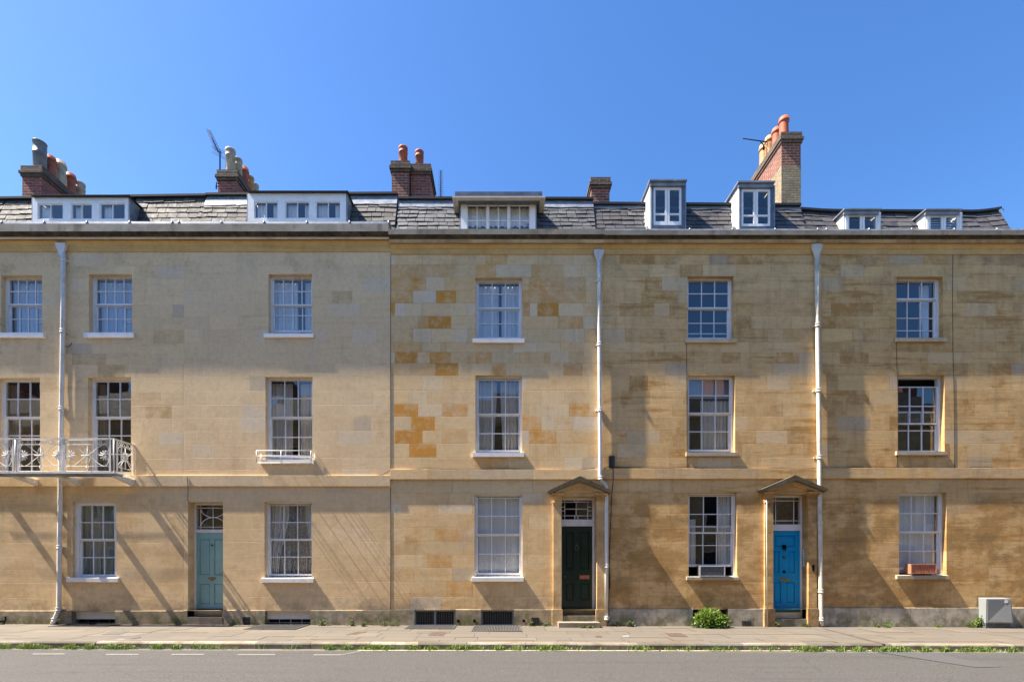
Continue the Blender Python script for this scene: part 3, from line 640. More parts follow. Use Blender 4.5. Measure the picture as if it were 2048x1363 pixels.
        if cu=='cur': 
            wv=sx1-sx0
            for (p,q) in ((0,.42),(.72,1)): curtain(dm,sx0+p*wv,sx0+q*wv,Z(d_,yf),Z(c_,yf),yf+.15,M['curW'],rng,amp=.02,wave=.08)
        if cu=='net': curtain(dm,sx0,sx1,Z(d_,yf),Z(c_,yf),yf+.15,M['curW'],rng,amp=.012,wave=.16)
        if cu=='left': curtain(dm,sx0,sx0+.35*(sx1-sx0),Z(d_,yf),Z(c_,yf),yf+.15,M['curW'],rng,amp=.02)
        if cu=='louvre':
            lm=MB(); z=Z(d_,yf)
            while z<Z(c_,yf)-.03: 
                lm.face([(sx0+.03,yf+.09,z),(sx1-.03,yf+.09,z),(sx1-.03,yf+.13,z+.05),(sx0+.03,yf+.13,z+.05)]); z+=.062
            lm.build('louvre_blind',M['white'],dm)
    mb=MB(); mb.box(X0+.01,X1-.01,yf+.45,yf+.5,zb,zt-.01); mb.box(X0+.002,X1-.002,yf+.08,yf+.44,zb-.05,zb+.02); mb.build('interior',M['dark'],dm)
    return dm
M['leadw']=simple('white_painted_lead',(.62,.64,.66),.5,.12,6,.1,dirt=(.3,.32,.34),dirt_amt=.5)
M['creamp']=simple('off_white_moulding',(.50,.48,.43),.5,.06,6,dirt=(.3,.28,.24),dirt_amt=.3)
# ------------------------------------------------------------------ drainpipes
def drainpipe(h,pts,r,hop,mat,brk,shoe=True,y=-.075):
    P3=[(X(a,y),y,Z(b,y)) for a,b in pts]
    mb=MB(); mb.tube(P3,r,12); dp=mb.build('drainpipe',mat,h)
    for b in brk:
        for i in range(len(pts)-1):
            if pts[i][1]<=b<=pts[i+1][1]:
                t=(b-pts[i][1])/(pts[i+1][1]-pts[i][1]); a=pts[i][0]+(pts[i+1][0]-pts[i][0])*t
                x,z=X(a,y),Z(b,y); mb=MB(); mb.lathe([(r+.001,z-.045),(r+.016,z-.045),(r+.016,z-.02),(r+.008,z-.018),(r+.008,z+.018),(r+.016,z+.02),(r+.016,z+.04),(r+.001,z+.04)],x,y,12); mb.box(x-r-.05,x+r+.05,y+r-.01,-.002,z-.016,z+.016); mb.build('pipe_collar',mat,dp); break
    mb=MB(); hx0,hx1,ht,hb=hop[:4]; xc=(X(hx0,y)+X(hx1,y))/2; w_=(X(hx1,y)-X(hx0,y))/2; zt,zb=Z(ht,y),Z(hb,y)
    prof=[(r*1.05,zb-.05),(r*1.15,zb),(w_*.62,zb+(zt-zb)*.35),(w_*.88,zb+(zt-zb)*.62),(w_*.90,zb+(zt-zb)*.85),(w_*1.0,zb+(zt-zb)*.88),(w_*1.0,zt),(w_*.85,zt),(w_*.8,zt-.05)]
    n=4 if hop[4:]==('sq',) else 8
    V=[];Fc=[]
    for rr,z in prof:
        for k in range(n): an=2*math.pi*k/n+math.pi/n; q=1/math.cos(math.pi/n); V.append((xc+rr*q*math.cos(an),y+rr*.36*q*math.sin(an)+.005,z))
    for i in range(len(prof)-1):
        for k in range(n): Fc.append([i*n+k,i*n+(k+1)%n,(i+1)*n+(k+1)%n,(i+1)*n+k])
    mb.poly(V,Fc,0,False); mb.build('hopper',mat,dp)
    return dp
def panel_door(h,x0,x1,z0,z1,y,mat,panels,name='door',label=None):
    xs={x0,x1}; zs={z0,z1}
    for p in panels: xs|={p[0],p[1]}; zs|={p[2],p[3]}
    xs,zs=sorted(xs),sorted(zs)
    mb=MB(); mb.grid(xs,zs,lambda i,j:any(p[0]<(xs[i]+xs[i+1])/2<p[1] and p[2]<(zs[j]+zs[j+1])/2<p[3] for p in panels),y,y+.045)
    for a,b,c,d in panels:
        mb.face([(a,y+.022,c),(b,y+.022,c),(b,y+.022,d),(a,y+.022,d)])
        e=.035
        if b-a>.12:
            # raised and fielded centre
            i0=(a+e,b-e,c+e,d-e); o0=(a+.018,b-.018,c+.018,d-.018)
            q=lambda r,yy:[(r[0],yy,r[2]),(r[1],yy,r[2]),(r[1],yy,r[3]),(r[0],yy,r[3])]
            A,B=q(o0,y+.0215),q(i0,y+.008)
            mb.face(B)
            for k in range(4): mb.face([A[k],A[(k+1)%4],B[(k+1)%4],B[k]])
    d=mb.build(name,mat,h)
    if label: d['label']=label
    return d
def doorcase(h,cx,ow,pxl,tipz,apexz,hw,pil_out,cap_z,wallmat,rng,base_z):
    """cx: centre x (m), ow: half opening, pil_out: half outer width, flat stone surround with a pediment hood"""
    mb=MB(); p=.06; zop=pxl
    dc=None
    for s in (-1,1):
        a,b=(cx-pil_out,cx-ow) if s<0 else (cx+ow,cx+pil_out)
        mb.box(a,b,-p,-.001,base_z+.001,tipz-.02,c=(rng.uniform(0,.2),1,0,1)); mb.box(a-.03,b+.03,-p-.035,-.001,-.25,base_z,c=(0,.9,.2,1))
        mb.box(a-.012,b+.012,-p-.02,-.001,cap_z-.05,cap_z,c=(0,1.05,0,1)); mb.box(a-.025,b+.025,-p-.035,-.001,cap_z+.001,cap_z+.03,c=(0,1.05,0,1))
        mb.box(a-.05,b+.05,-p-.12,-.001,tipz-.085,tipz-.045,c=(0,.95,0,1)); mb.box(a-.03,b+.03,-p-.06,-.001,tipz-.13,tipz-.086,c=(.2,.9,0,1))
    mb.box(cx-ow,cx+ow,-p+.01,-.002,zop,tipz-.02,c=(.1,.98,0,1))
    mb.slab([(cx-pil_out,tipz-.021),(cx+pil_out,tipz-.021),(cx+pil_out,tipz+.02),(cx,apexz-.10),(cx-pil_out,tipz+.02)],-p-.02,-.001)
    dc=mb.build('doorcase',wallmat,h)
    mb=MB(); mo=MB(); th=.125; pr=-.25
    for s in (-1,1):
        T=(cx+s*hw,tipz); A=(cx,apexz); B=(cx,apexz-th*1.05); U=(cx+s*(hw-.04),tipz-.06)
        mb.slab([T,A,B,U] if s<0 else [A,T,U,B],pr,-.001)
        mo.slab([(cx+s*(hw-.16),tipz-.02),(cx,B[1]-.001),(cx,B[1]-.076),(cx+s*(hw-.24),tipz-.045)][::(1 if s<0 else -1)],pr+.08,-.001)
    mb.build('pediment',M['pedd'],dc); mo.build('bed_mould',wallmat,dc)
    return dc
M['pedd']=stone('mossy_hood_stone',(.085,.07,.04),(.22,.14,.06),(.15,.135,.10),.3,.5,1.0,.2,seed=18)
M['ped']=stone('pediment_stone',(.27,.235,.165),(.42,.28,.11),(.36,.33,.26),.4,.5,1.0,.3,seed=17)
# ------------------------------------------------------------------ the five houses in the photograph
R=random.Random
def zc(px_scale,off): return lambda v: v/px_scale+off
WS=M['whitesill']
STN=stone('stone_sill',(.47,.41,.30),(.46,.31,.14),(.54,.48,.38),.2,.3,.5,.2,seed=50)
UP4=lambda: ((557,609,[583]),(611,664,[637]))
# house 1
r=R(11)
h1=house('h1','pale stone house at the left edge with white iron balcony and wide three-window dormer',-65,368,M['st1'],M['pl1'],(950,972,1221),
 [(2,84,550,667,.12),(178,264,548,667,.12),(-6,80,755,944,.12),(176,262,754,944,.12),(145,233,1003,1155,.07)],[(143,230,1222),(-62,-30,1222)],[],tint_fn(.08,.09,.03,.035,.05,.01),r,zoff=3)
for o,c in (((2,84,550,667),(-10,86)),((178,264,548,667),(167,266))):
    window(h1,o,.12,(557,609,[583]),(611,663,[637]),4,(c[0],c[1],664.5,674,WS),[('shutter',.40),('blind',.05,.96,.02,.97,M['curB2'] if 'curB2' in M else M['curW'])] if 0 else [('shutter',.62),('cur',.0,.97,.0,.97,M['curBl'])],rng=r)
for o in ((-6,80,755,944),(176,262,754,944)):
    window(h1,o,.12,(763,834,[798]),(836,942,[870,907]),3,None,[('cur',.05,.24,.0,.97,M['curB'])],rng=r)
window(h1,(145,233,1003,1155),.07,(1010,1078,[1044]),(1080,1148,[1114]),3,(132,235,1155,1163,WS),[('cur',.0,1.0,.0,.97,M['curG'])],rng=r,box=.10)
# house 2
r=R(22)
h2=house('h2','pale buff stone house with teal front door and white iron flower rail',368,781,M['st2'],M['pl1'],(950,972,1220),
 [(537,624,548,667,.12),(531,625,753,918,.12),(529,624,1003,1156,.12)],[(530,621,1221)],[(376,446,1003,.25)],tint_fn(.05,.08,.03,.03,.05,.01),r,zoff=1)
window(h2,(537,624,548,667),.12,(556,610,[583]),(611.5,659,[629.6]),4,(527,626,666,673.5,WS),[('cur',.0,.56,.0,.97,M['curW']),('cur',.74,1,.0,.97,M['curW'])],rng=r)
window(h2,(531,625,753,918),.12,(760,834,[796.5]),(836,911,[873]),3,(520,627,918,926,WS),[('cur',.0,.46,.0,.97,M['curT']),('cur',.64,1,.0,.97,M['curT'])],rng=r)
window(h2,(529,624,1003,1156),.12,(1010,1078,[1044]),(1079,1147,[1113]),3,(522,626,1156,1164,WS),[('cur',.0,.42,.0,.97,M['curW'],.55),('cur',.76,1,.0,.97,M['curW'],.55,-1),('cur',.0,1,.0,.97,M['lace'])],rng=r)
# house 3
O3={}
def row3(i,segs_): O3[i]=[(X(780+a/2.839),X(780+b/2.839),t) for a,b,t in segs_]
row3(0,[(0,25,-.3)])
row3(1,[(180,330,.45),(330,487,.15)])
row3(2,[(0,205,.55),(205,312,-.1),(312,487,.35),(750,790,.3),(790,912,.62),(912,1110,.55),(1110,1203,0)])
row3(3,[(0,130,.5),(130,262,-.35),(262,374,.95),(374,487,.35),(750,865,.5),(865,960,.5),(960,1110,.5)])
row3(4,[(0,28,.8),(28,85,-.4),(85,180,-.1),(180,340,.1),(340,440,0),(440,487,-.2),(760,793,.6),(793,838,-.2),(838,957,.9),(957,1100,-.05)])
row3(5,[(0,160,.1),(160,220,.5),(220,346,.95),(346,487,0)])
row3(6,[(0,130,.2),(130,235,-.25),(235,368,0),(368,442,-.3),(442,487,.1)])
row3(7,[(0,182,.45),(182,288,0),(288,317,.25),(834,967,-.05)])
row3(8,[(0,28,-.2),(28,156,.85),(156,227,0),(227,345,.65),(345,490,.22),(490,578,.5),(578,736,0),(736,785,.35),(785,875,.15),(875,910,.4),(910,1015,-.1),(1015,1100,.25)])
row3(9,[(0,258,.25),(258,387,.95),(387,578,0),(578,657,.5),(657,820,0),(820,985,0),(985,1092,.55)])
row3(10,[(0,180,.1),(180,304,-.15),(304,487,.15)])
row3(11,[(0,105,.15),(105,215,-.1),(215,235,.1),(235,340,.1),(340,487,.1),(750,860,.1),(860,990,0)])
row3(12,[(0,25,.1),(25,160,.95),(160,298,-.15),(298,440,.62),(440,487,.15),(750,787,.2),(787,900,.1),(900,1018,-.1),(1018,1130,.5)])
row3(13,[(0,120,0),(120,254,1.0),(254,487,.12),(860,930,-.2)])
row3(14,[(0,28,.1),(28,185,1.05),(185,295,.1),(295,440,.32),(790,943,.7),(943,1110,.3)])
row3(15,[(0,110,.08),(110,263,1.05),(263,487,.12)])
row3(16,[(0,180,.1),(180,487,.15)])
r=R(33)
h3=house('h3','patchwork golden stone house with dark green front door under a pediment',781,1206,M['st3'],M['pl1'],(938,958,1218.5),
 [(951,1044,555,677,.12),(951,1044,750,905,.12),(949,1045,988,1155,.06)],[(829,911,1219),(962,1028,1219)],[(1122,1193,992,.28)],tint_fn(.10,.13,.08,.05,.16,.02),r,rows=O3,corn='B')
window(h3,(951,1044,555,677),.12,(563,616,[588.5]),(618,673,[646]),3,(945,1049,676,684,WS),[('cur',.0,.50,.0,.97,M['curW']),('cur',.56,1,.0,.97,M['curW'])],rng=r)
window(h3,(951,1044,750,905),.12,(760,828,[793.5]),(830,899,[865.5]),3,(945,1048,904.5,912.5,WS),[('cur',.0,.46,.0,.97,M['curT'],.12),('cur',.53,1,.0,.97,M['curT'],.1,-1)],rng=r)
window(h3,(949,1045,988,1155),.06,(995,1068,[1031.6]),(1070,1145,[1107]),3,(944,1047,1154,1162,WS),[('blind',.0,1,.0,.98,M['curW']),('cur',.02,.98,.0,.98,M['curW'])],rng=r)
# house 4
r=R(44)
h4=house('h4','golden stone house with the bright blue front door under a pediment',1206,1643,M['st4'],M['pl2'],(936,957,1217),
 [(1375,1467,552,677,.12),(1376,1470,750,904,.12),(1377,1474,985,1153,.11)],[(1386,1456,1217)],[(1544,1614,988,.2)],tint_fn(.27,.17,.08,.06,.10,.02,.20),r,corn='C')
window(h4,(1375,1467,552,677),.12,(561,616,[587.5]),(617.5,674,[645]),3,(1371,1475,677,684,STN),[('bar',663)],rng=r)
window(h4,(1376,1470,750,904),.12,(757.7,826,[790.8]),(828,898,[862]),3,(1373,1477,904,911,STN),[('cur',.03,.13,.0,.72,M['curC']),('cur',.36,1,.0,.72,M['curC']),('blind',.0,1,.74,.98,M['curGr'])],rng=r)
window(h4,(1377,1474,985,1153),.11,(991.6,1065,[1027.6]),(1052,1128,[1089.7]),3,(1374,1478,1153,1159,STN),[('cur',.02,.24,.12,.70,M['curW']),('cur',.68,1.0,.12,.98,M['curW'],.1,-1)],rng=r)
# house 5
r=R(55)
h5=house('h5','ochre stone house at the right edge with two small white dormers',1643,2075,M['st5'],M['pl2'],(935,956,1215),
 [(1793,1886,553,676,.12),(1796,1889,749,903,.12),(1798,1893,984,1150,.12)],[],[],tint_fn(.34,.20,.10,.07,.11,.04,.22),r,corn='C')
window(h5,(1793,1886,553,676),.12,(562,598,[]),(600,674,[635,660]),3,(1792,1893,675,682,STN),[('cur',.70,.94,.0,.97,M['curW'],.3,-1)],rng=r)
window(h5,(1796,1889,749,903),.12,(774,847,[812]),(823,900,[860]),3,(1794,1895,902,909,STN),[],rng=r)
window(h5,(1798,1893,984,1150),.12,(990,1063,[1026]),(1064.5,1134,[1101]),3,(1794.5,1898,1150,1157,STN),[('blind',.0,.94,.03,.99,M['curW'])],rng=r)
# houses continuing the terrace outside the picture, left and right
for lab,a,b,mw,mp,cn,sd in (('pale stone house beyond the left edge of the terrace',-498,-65,M['st2'],M['pl1'],'A',66),('golden stone house beyond the right edge of the terrace',2075,2520,M['st4'],M['pl2'],'C',77)):
    r=R(sd); o=(a+b)/2-20; lv=(950,972,1221) if cn=='A' else (935,956,1215)
    hh=house('side',lab,a,b,mw,mp,lv,[(o,o+88,552,676,.12),(o,o+88,750,904,.12),(o,o+90,986,1152,.12)],[],[],tint_fn(.15,.2,.08,.06),r,corn=cn)
    window(hh,(o,o+88,552,676),.12,(561,616,[587]),(617,673,[645]),3,(o-5,o+93,676,683,WS),[('cur',0,1,0,.97,M['curW'])],rng=r)
    window(hh,(o,o+88,750,904),.12,(759,828,[793]),(829,899,[864]),3,(o-5,o+93,904,911,WS),[('cur',0,.4,0,.97,M['curW'])],rng=r)
    window(hh,(o,o+90,986,1152),.12,(993,1067,[1030]),(1068,1145,[1106]),3,(o-5,o+95,1152,1159,WS),[('cur',0,1,0,.97,M['curW'])],rng=r)
    if cn=='A': slate_roof(hh,a,b,0,400,400,M['slate1'],r)
# ------------------------------------------------------------------ roofs, dormers, stacks
XX=lambda px,y: X(px,y)
r=R(5)
def hole(x0,x1,yf): return (X(x0,yf)+.02,X(x1,yf)-.02)
slate_roof(h1,-65,368,0,400,394,M['slate1'],r,expo=.19,width=.29,skip=[hole(65,256,.45)])
slate_roof(h2,368,779,0,392.5,390.5,M['slate1'],r,expo=.19,width=.29,leadband=.13,skip=[hole(496,692,.45)])
slate_roof(h3,781,1200,0,400,401,M['slate2'],r,expo=.165,width=.26,leadband=.11,skip=[hole(922,1071,.5)])
slate_roof(h4,1200,1646,0,410.5,413.5,M['slate3'],r,expo=.165,width=.26,leadband=.05,skip=[hole(1303,1370,.5),hole(1480,1549,.5)])
def dr(x):
    a=X(1646); b=X(2076); t=(x-a)/(b-a); return -.05*math.sin(min(1,t*5)*math.pi/2)+ (.09*max(0,(t-.86)/.14)**1.5)
slate_roof(h5,1646,2076,0,421,423,M['slate3'],r,expo=.20,width=.34,skip=[hole(1693,1758,.5),hole(1857,1920,.5)],droop=dr)
w3=lambda xs,y0,y1: None
dormer(h1,65,256.5,(389,395),441,.45,[(75,126,406.5,438.5,2,[],'','left'),(141.5,184,406.5,438.5,2,[],'','left'),(199,250,405.5,438.5,2,[],'','left')],style='felt',rng=r,slab_t=(60,258),depth=.4)
dormer(h2,496,692,(381,386.5),441,.45,[(508,556,402,437,2,[],'','cur'),(570,619,402,437,2,[],'','cur'),(631.5,681,402,437,2,[],'','cur')],style='felt',rng=r,slab_t=(494,696),depth=.4)
dormer(h3,922,1071,(383,392),457,.5,[(934,974,408,462,2,[440],'','net'),(977,1016,408,462,2,[440],'','net'),(1019,1060,408,462,2,[440],'','net')],style='moulded',rng=r,depth=.5)
dormer(h4,1303,1370,(358,366.5),455,.5,[(1307,1363.5,373.6,450,2,[427,443],'casement',None)],style='lead',rng=r,slab_t=(1299,1374.6),depth=.8,frame=M['leadd'])
dormer(h4,1480,1548,(361,369.5),455,.5,[(1483,1541.5,377,452,2,[430],'casement',None)],style='lead',rng=r,slab_t=(1476.5,1551),depth=.8,frame=M['leadd'])
dormer(h5,1691,1760,(416,423.5),457,.5,[(1695,1757,427,470,2,[],'casement',None)],style='whitecheek',rng=r,slab_t=(1688.5,1763),depth=.45)
dormer(h5,1854,1923,(416.5,424),457,.5,[(1858,1919.5,428,470,2,[],'casement','louvre')],style='whitecheek',rng=r,slab_t=(1852,1925.5),depth=.45)
def zat(py,y): return Z(py,y)
def xat(px,y): return X(px,y)
y0=1.5
chimney(h1,xat(44.5,y0),xat(84,y0),y0,3.5,zat(332,y0),M['brickd'],[(-13.26,1.83,.165,zat(286,1.83),'potgry','tube'),(-13.26,2.16,.15,zat(315,2.16),'potred','plain'),(-13.26,2.49,.155,zat(324.5,2.49),'potbuf','plain'),(-13.26,2.84,.15,zat(350,2.84),'potred','plain'),(-13.26,3.18,.15,zat(366,3.18),'potbuf','roll')])
chimney(h2,xat(436,y0),xat(474,y0),y0,3.5,zat(340.5,y0),M['brickd'],[(-7.78,1.8,.135,zat(299.5,1.8),'potbuf','roll'),(-7.78,2.18,.135,zat(318.5,2.18),'potbuf','roll'),(-7.78,2.54,.14,zat(337,2.54),'potred','plain'),(-7.78,2.88,.13,zat(354,2.88),'pottan','roll'),(-7.78,3.2,.12,zat(369,3.2),'potbuf','roll')])
chimney(h3,xat(783.5,y0),xat(818,y0),y0,2.2,zat(322.5,y0),M['brickr'],[(-2.84,1.8,.13,zat(295.5,1.8),'potred','roll')])
chimney(h3,xat(820,1.6)+.02,xat(860,1.6),1.62,2.45,zat(328.5,1.62),M['brickd'],[(-2.40,1.95,.125,zat(303.5,1.95),'potred','roll')])
chimney(h4,xat(1182.5,y0),xat(1219,y0),y0,2.4,zat(355.5,y0),M['brickr'],[])
chimney(h5,xat(1563,1.4),xat(1601.5,1.4),1.4,3.55,zat(265,1.4),M['brickr'],[(8.0,1.72,.135,zat(237,1.72),'potora','plain'),(8.0,2.09,.135,zat(259,2.09),'potora','plain'),(8.0,2.46,.14,zat(275.5,2.46),'pottan','plain'),(8.0,2.80,.14,zat(292,2.8),'pottan','plain')],lower=zat(330,1.4))
for c in h5.children:
    pass
# ------------------------------------------------------------------ doors
# teal
def frame(h,x0,x1,z0,z1,y,jw,zt0,zt1,mat,name='door_frame'):
    mb=MB(); X_=[x0,x0+jw,x1-jw,x1]; Z_=[z0,zt0,zt1,z1-jw,z1]
    mb.grid(X_,Z_,lambda i,j:i==1 and j in(0,2),y,y+.10); return mb.build(name,mat,h)
def bars(parent,segs_,y,r,mat,name='glazing_bars'):
    mb=MB()
    for s in segs_: mb.tube([(a,y,b) for a,b in s],r,6)
    return mb.build(name,mat,parent)
d=.25; x0,x1=X(376)+.002,X(446)-.002
f=frame(h2,x0,x1,.16,Z(1003)-.003,d,.045,Z(1064.5,d),Z(1058,d),M['white'])
zb,zt=Z(1216,d+.02),Z(1064.5,d+.02); a,b=x0+.05,x1-.05; W=b-a
px=lambda p:X(p,d+.02); pz=lambda p:Z(p,d+.02)
dl=panel_door(h2,a,b,zb,zt,d+.02,M['teal'],[(px(399),px(420),pz(1149),pz(1077)),(px(428),px(428)+px(420)-px(399),pz(1149),pz(1077)),(px(399),px(420),pz(1208),pz(1166)),(px(428),px(428)+px(420)-px(399),pz(1208),pz(1166))])
text_mesh(dl,'26',.075,px(424),d+.016,pz(1089.5),M['black'])
mb=MB(); mb.box(px(417),px(431),d+.006,d+.019,pz(1157.5),pz(1153.5)); mb.slab([(px(420),pz(1157.5)),(px(428),pz(1157.5)),(px(424),pz(1161))],d+.008,d+.018); mb.build('letterbox',M['brass'],dl)
mb=MB(); mb.box(a+.001,b-.001,d+.012,d+.05,pz(1220)+.002,zb-.002); mb.build('draught_strip',M['black'],dl)
mb=MB(); mb.box(x0,x1,d-.01,d+.15,.16,pz(1220)); mb.build('threshold',M['white'],f)
fl=MB(); fl.face([(x0,d+.05,Z(1058,d)),(x1,d+.05,Z(1058,d)),(x1,d+.05,Z(1003)),(x0,d+.05,Z(1003))]); flo=fl.build('fanlight',M['glass'],h2)
cx=px(425.8); zu,zl_,zm=pz(1015),pz(1053),pz(1034); rx=px(450.6)-cx
arc=lambda s:[(cx+rx*math.cos(t*math.pi/16), (zu if s<0 else zl_)+s*(zu-zm)*math.sin(t*math.pi/16)) for t in range(17)]
bars(flo,[arc(-1),arc(1),[(px(401),pz(1006)),(px(401),pz(1059))],[(cx,pz(1006)),(cx,pz(1059))],[(2*cx-px(401),pz(1006)),(2*cx-px(401),pz(1059))],[(x0,zu),(x1,zu)],[(x0,zl_),(x1,zl_)]],d+.035,.011,M['white'])
mb=MB(); mb.box(X(376)+.003,X(446)-.003,-.035,d-.012,-.2,.215); mb.build('doorstep',M['stonestep'],h2,bevel=.015)
# dark green
d=.28; px=lambda p:X(p,d+.02); pz=lambda p:Z(p,d+.02); x0,x1=X(1122)+.002,X(1193)-.002
f=frame(h3,x0,x1,.38,Z(992)-.003,d,.05,Z(1051.5,d),Z(1038,d),M['white'])
a,b=x0+.052,x1-.052
dl=panel_door(h3,a,b,pz(1216),pz(1052),d+.02,M['green'],[(px(1131),px(1148),pz(1138),pz(1063)),(px(1160),px(1179),pz(1138),pz(1063)),(px(1131),px(1148),pz(1200),pz(1165)),(px(1160),px(1179),pz(1200),pz(1165))])
mb=MB(); mb.box(px(1159),px(1178.5),d+.006,d+.019,pz(1157),pz(1149.5)); mb.build('letterbox',M['copper'],dl)
mb=MB(); c=(px(1153),pz(1095)); mb.tube([(c[0]+.045*math.sin(t/12*2*math.pi),d-.002,c[1]+.06*math.cos(t/12*2*math.pi)) for t in range(13)],.009,6); mb.box(c[0]-.022,c[0]+.022,d-.012,d+.019,c[1]+.045,c[1]+.09); mb.build('knocker',M['iron'],dl)
mb=MB(); 
mb.poly([(px(1130)+.02*math.cos(k*math.pi/4)*math.sin(j*math.pi/6),d-.02-.02*math.cos(j*math.pi/6)+.01,pz(1152)+.02*math.sin(k*math.pi/4)*math.sin(j*math.pi/6)) for j in range(7) for k in range(8)],[[j*8+k,j*8+(k+1)%8,(j+1)*8+(k+1)%8,(j+1)*8+k] for j in range(6) for k in range(8)]); mb.tube([(px(1130),d-.01,pz(1152)),(px(1130),d+.019,pz(1152))],.01,8); mb.build('handle',M['brass'],dl)
mb=MB(); mb.box(x0,x1,d-.015,d+.15,.381,pz(1216)-.002); mb.build('threshold',M['brass'],f)
fl=MB(); fl.face([(x0,d+.05,Z(1038,d)),(x1,d+.05,Z(1038,d)),(x1,d+.05,Z(992)),(x0,d+.05,Z(992))]); flo=fl.build('fanlight',M['glass'],h3)
H=lambda a_,b_,y_:[(px(a_),pz(y_)),(px(b_),pz(y_))]; V=lambda x_,a_,b_:[(px(x_),pz(a_)),(px(x_),pz(b_))]
xr=1181
bars(flo,[V(1129.5,995,1038),V(1175.5,995,1038),V(1152.5,1003,1030),V(1149.5,995,1003),V(1156,995,1003),V(1149.5,1030,1038),V(1156,1030,1038),H(1124,1183,1003),H(1124,1183,1030.5),H(1129.5,1175.5,1017),H(1124,1129.5,1013),H(1124,1129.5,1020.5),H(1175.5,1183,1013),H(1175.5,1183,1020.5)],d+.035,.011,M['white'])
mb=MB(); mb.box(x0,x1,.1,d+.1,-.2,.385); mb.box(X(1122)+.003,X(1193)-.003,-.06,.099,-.2,.25); mb.box(X(1117.5,-.4),X(1200.5,-.4),-.40,-.061,-.2,.115); mb.build('doorstep',M['stonestep'],h3,bevel=.012)
doorcase(h3,X(1157.5),X(1193)-X(1157.5),Z(992),Z(980.5,-.25),Z(951,-.25),.785,X(1209)-X(1157.5),Z(1006),M['st3'],R(3),Z(1218,-.06))
# bright blue
d=.2; px=lambda p:X(p,d+.02); pz=lambda p:Z(p,d+.02); x0,x1=X(1544)+.002,X(1614)-.002
f=frame(h4,x0,x1,.16,Z(988)-.003,d,.045,Z(1060.5,d),Z(1048,d),M['white'])
a,b=x0+.047,x1-.047
zs=[(1213,1166),(1150,1102),(1091,1070)]
dl=panel_door(h4,a,b,pz(1221.5),pz(1061),d+.02,M['blue'],[(px(1548),px(1562),pz(1205),pz(1163)),(px(1573),px(1590),pz(1205),pz(1163)),(px(1548),px(1559),pz(1145),pz(1101)),(px(1577),px(1590),pz(1145),pz(1101)),(px(1550),px(1590),pz(1093),pz(1070))])
mb=MB(); mb.box(px(1559),px(1578),d+.008,d+.019,pz(1161.5),pz(1156)); mb.build('letterbox',M['brass'],dl)
def knob(x,z,r_,mat,name='handle',dep=.04):
    mb=MB(); n=10
    mb.poly([(px(x)+r_*math.cos(k*2*math.pi/n)*q,d+.019-dep*e,pz(z)+r_*math.sin(k*2*math.pi/n)*q) for q,e in ((1,0),(1,.3),(.6,.45),(.8,.8),(.5,1),(.01,1.02)) for k in range(n)],[[j*n+k,j*n+(k+1)%n,(j+1)*n+(k+1)%n,(j+1)*n+k] for j in range(5) for k in range(n)]); return mb.build(name,mat,dl)
knob(1568,1142.5,.035,M['black']); knob(1568,1114,.04,M['iron'],'lock')
mb=MB(); mb.box(px(1564.5),px(1571.5),d-.002,d+.019,pz(1097),pz(1089)); mb.tube([(px(1565.5),d-.01,pz(1092)),(px(1566),d-.02,pz(1099)),(px(1568),d-.022,pz(1101)),(px(1570),d-.02,pz(1099)),(px(1570.5),d-.01,pz(1092))],.010,6); mb.build('knocker',M['black'],dl)
mb=MB(); mb.box(x0,x1,d-.01,d+.15,.161,pz(1223)); mb.build('threshold',M['white'],f)
fl=MB(); fl.face([(x0,d+.05,Z(1048,d)),(x1,d+.05,Z(1048,d)),(x1,d+.05,Z(988)),(x0,d+.05,Z(988))]); flo=fl.build('fanlight',M['glass'],h4)
bars(flo,[V(1588,991,1048),V(1551.5,991,1048),H(1545,1600,1000.6),H(1545,1600,1040.5)],d+.035,.012,M['white'])
mb=MB(); mb.box(X(1544)+.003,X(1614)-.003,-.045,d+.1,-.25,.165); mb.build('doorstep',M['stonestep'],h4,bevel=.02)
dc=doorcase(h4,X(1579),X(1614)-X(1579),Z(988),Z(977.5,-.25),Z(949,-.25),.815,X(1630.5)-X(1579),Z(1002),M['st4'],R(4),Z(1216,-.06))
mb=MB(); xi=X(1614)-.022; mb.box(xi,xi+.02,.07,.13,Z(1133,.1),Z(1098,.1)); 
ip=mb.build('entry_panel',M['chrome'],dc)
mb=MB()
for i in range(6): zz=Z(1130.5-i*5.7,.1); mb.box(xi-.006,xi-.001,.078,.122,zz,zz+.045)
mb.build('button',M['navy'],dc) if 0 else mb.build('button_row',M['curW'],dc)
mb=MB(); mb.box(X(1624,-.06),X(1628,-.06),-.085,-.061,Z(1141,-.06),Z(1129,-.06)); mb.build('bell_push',M['black'],dc)
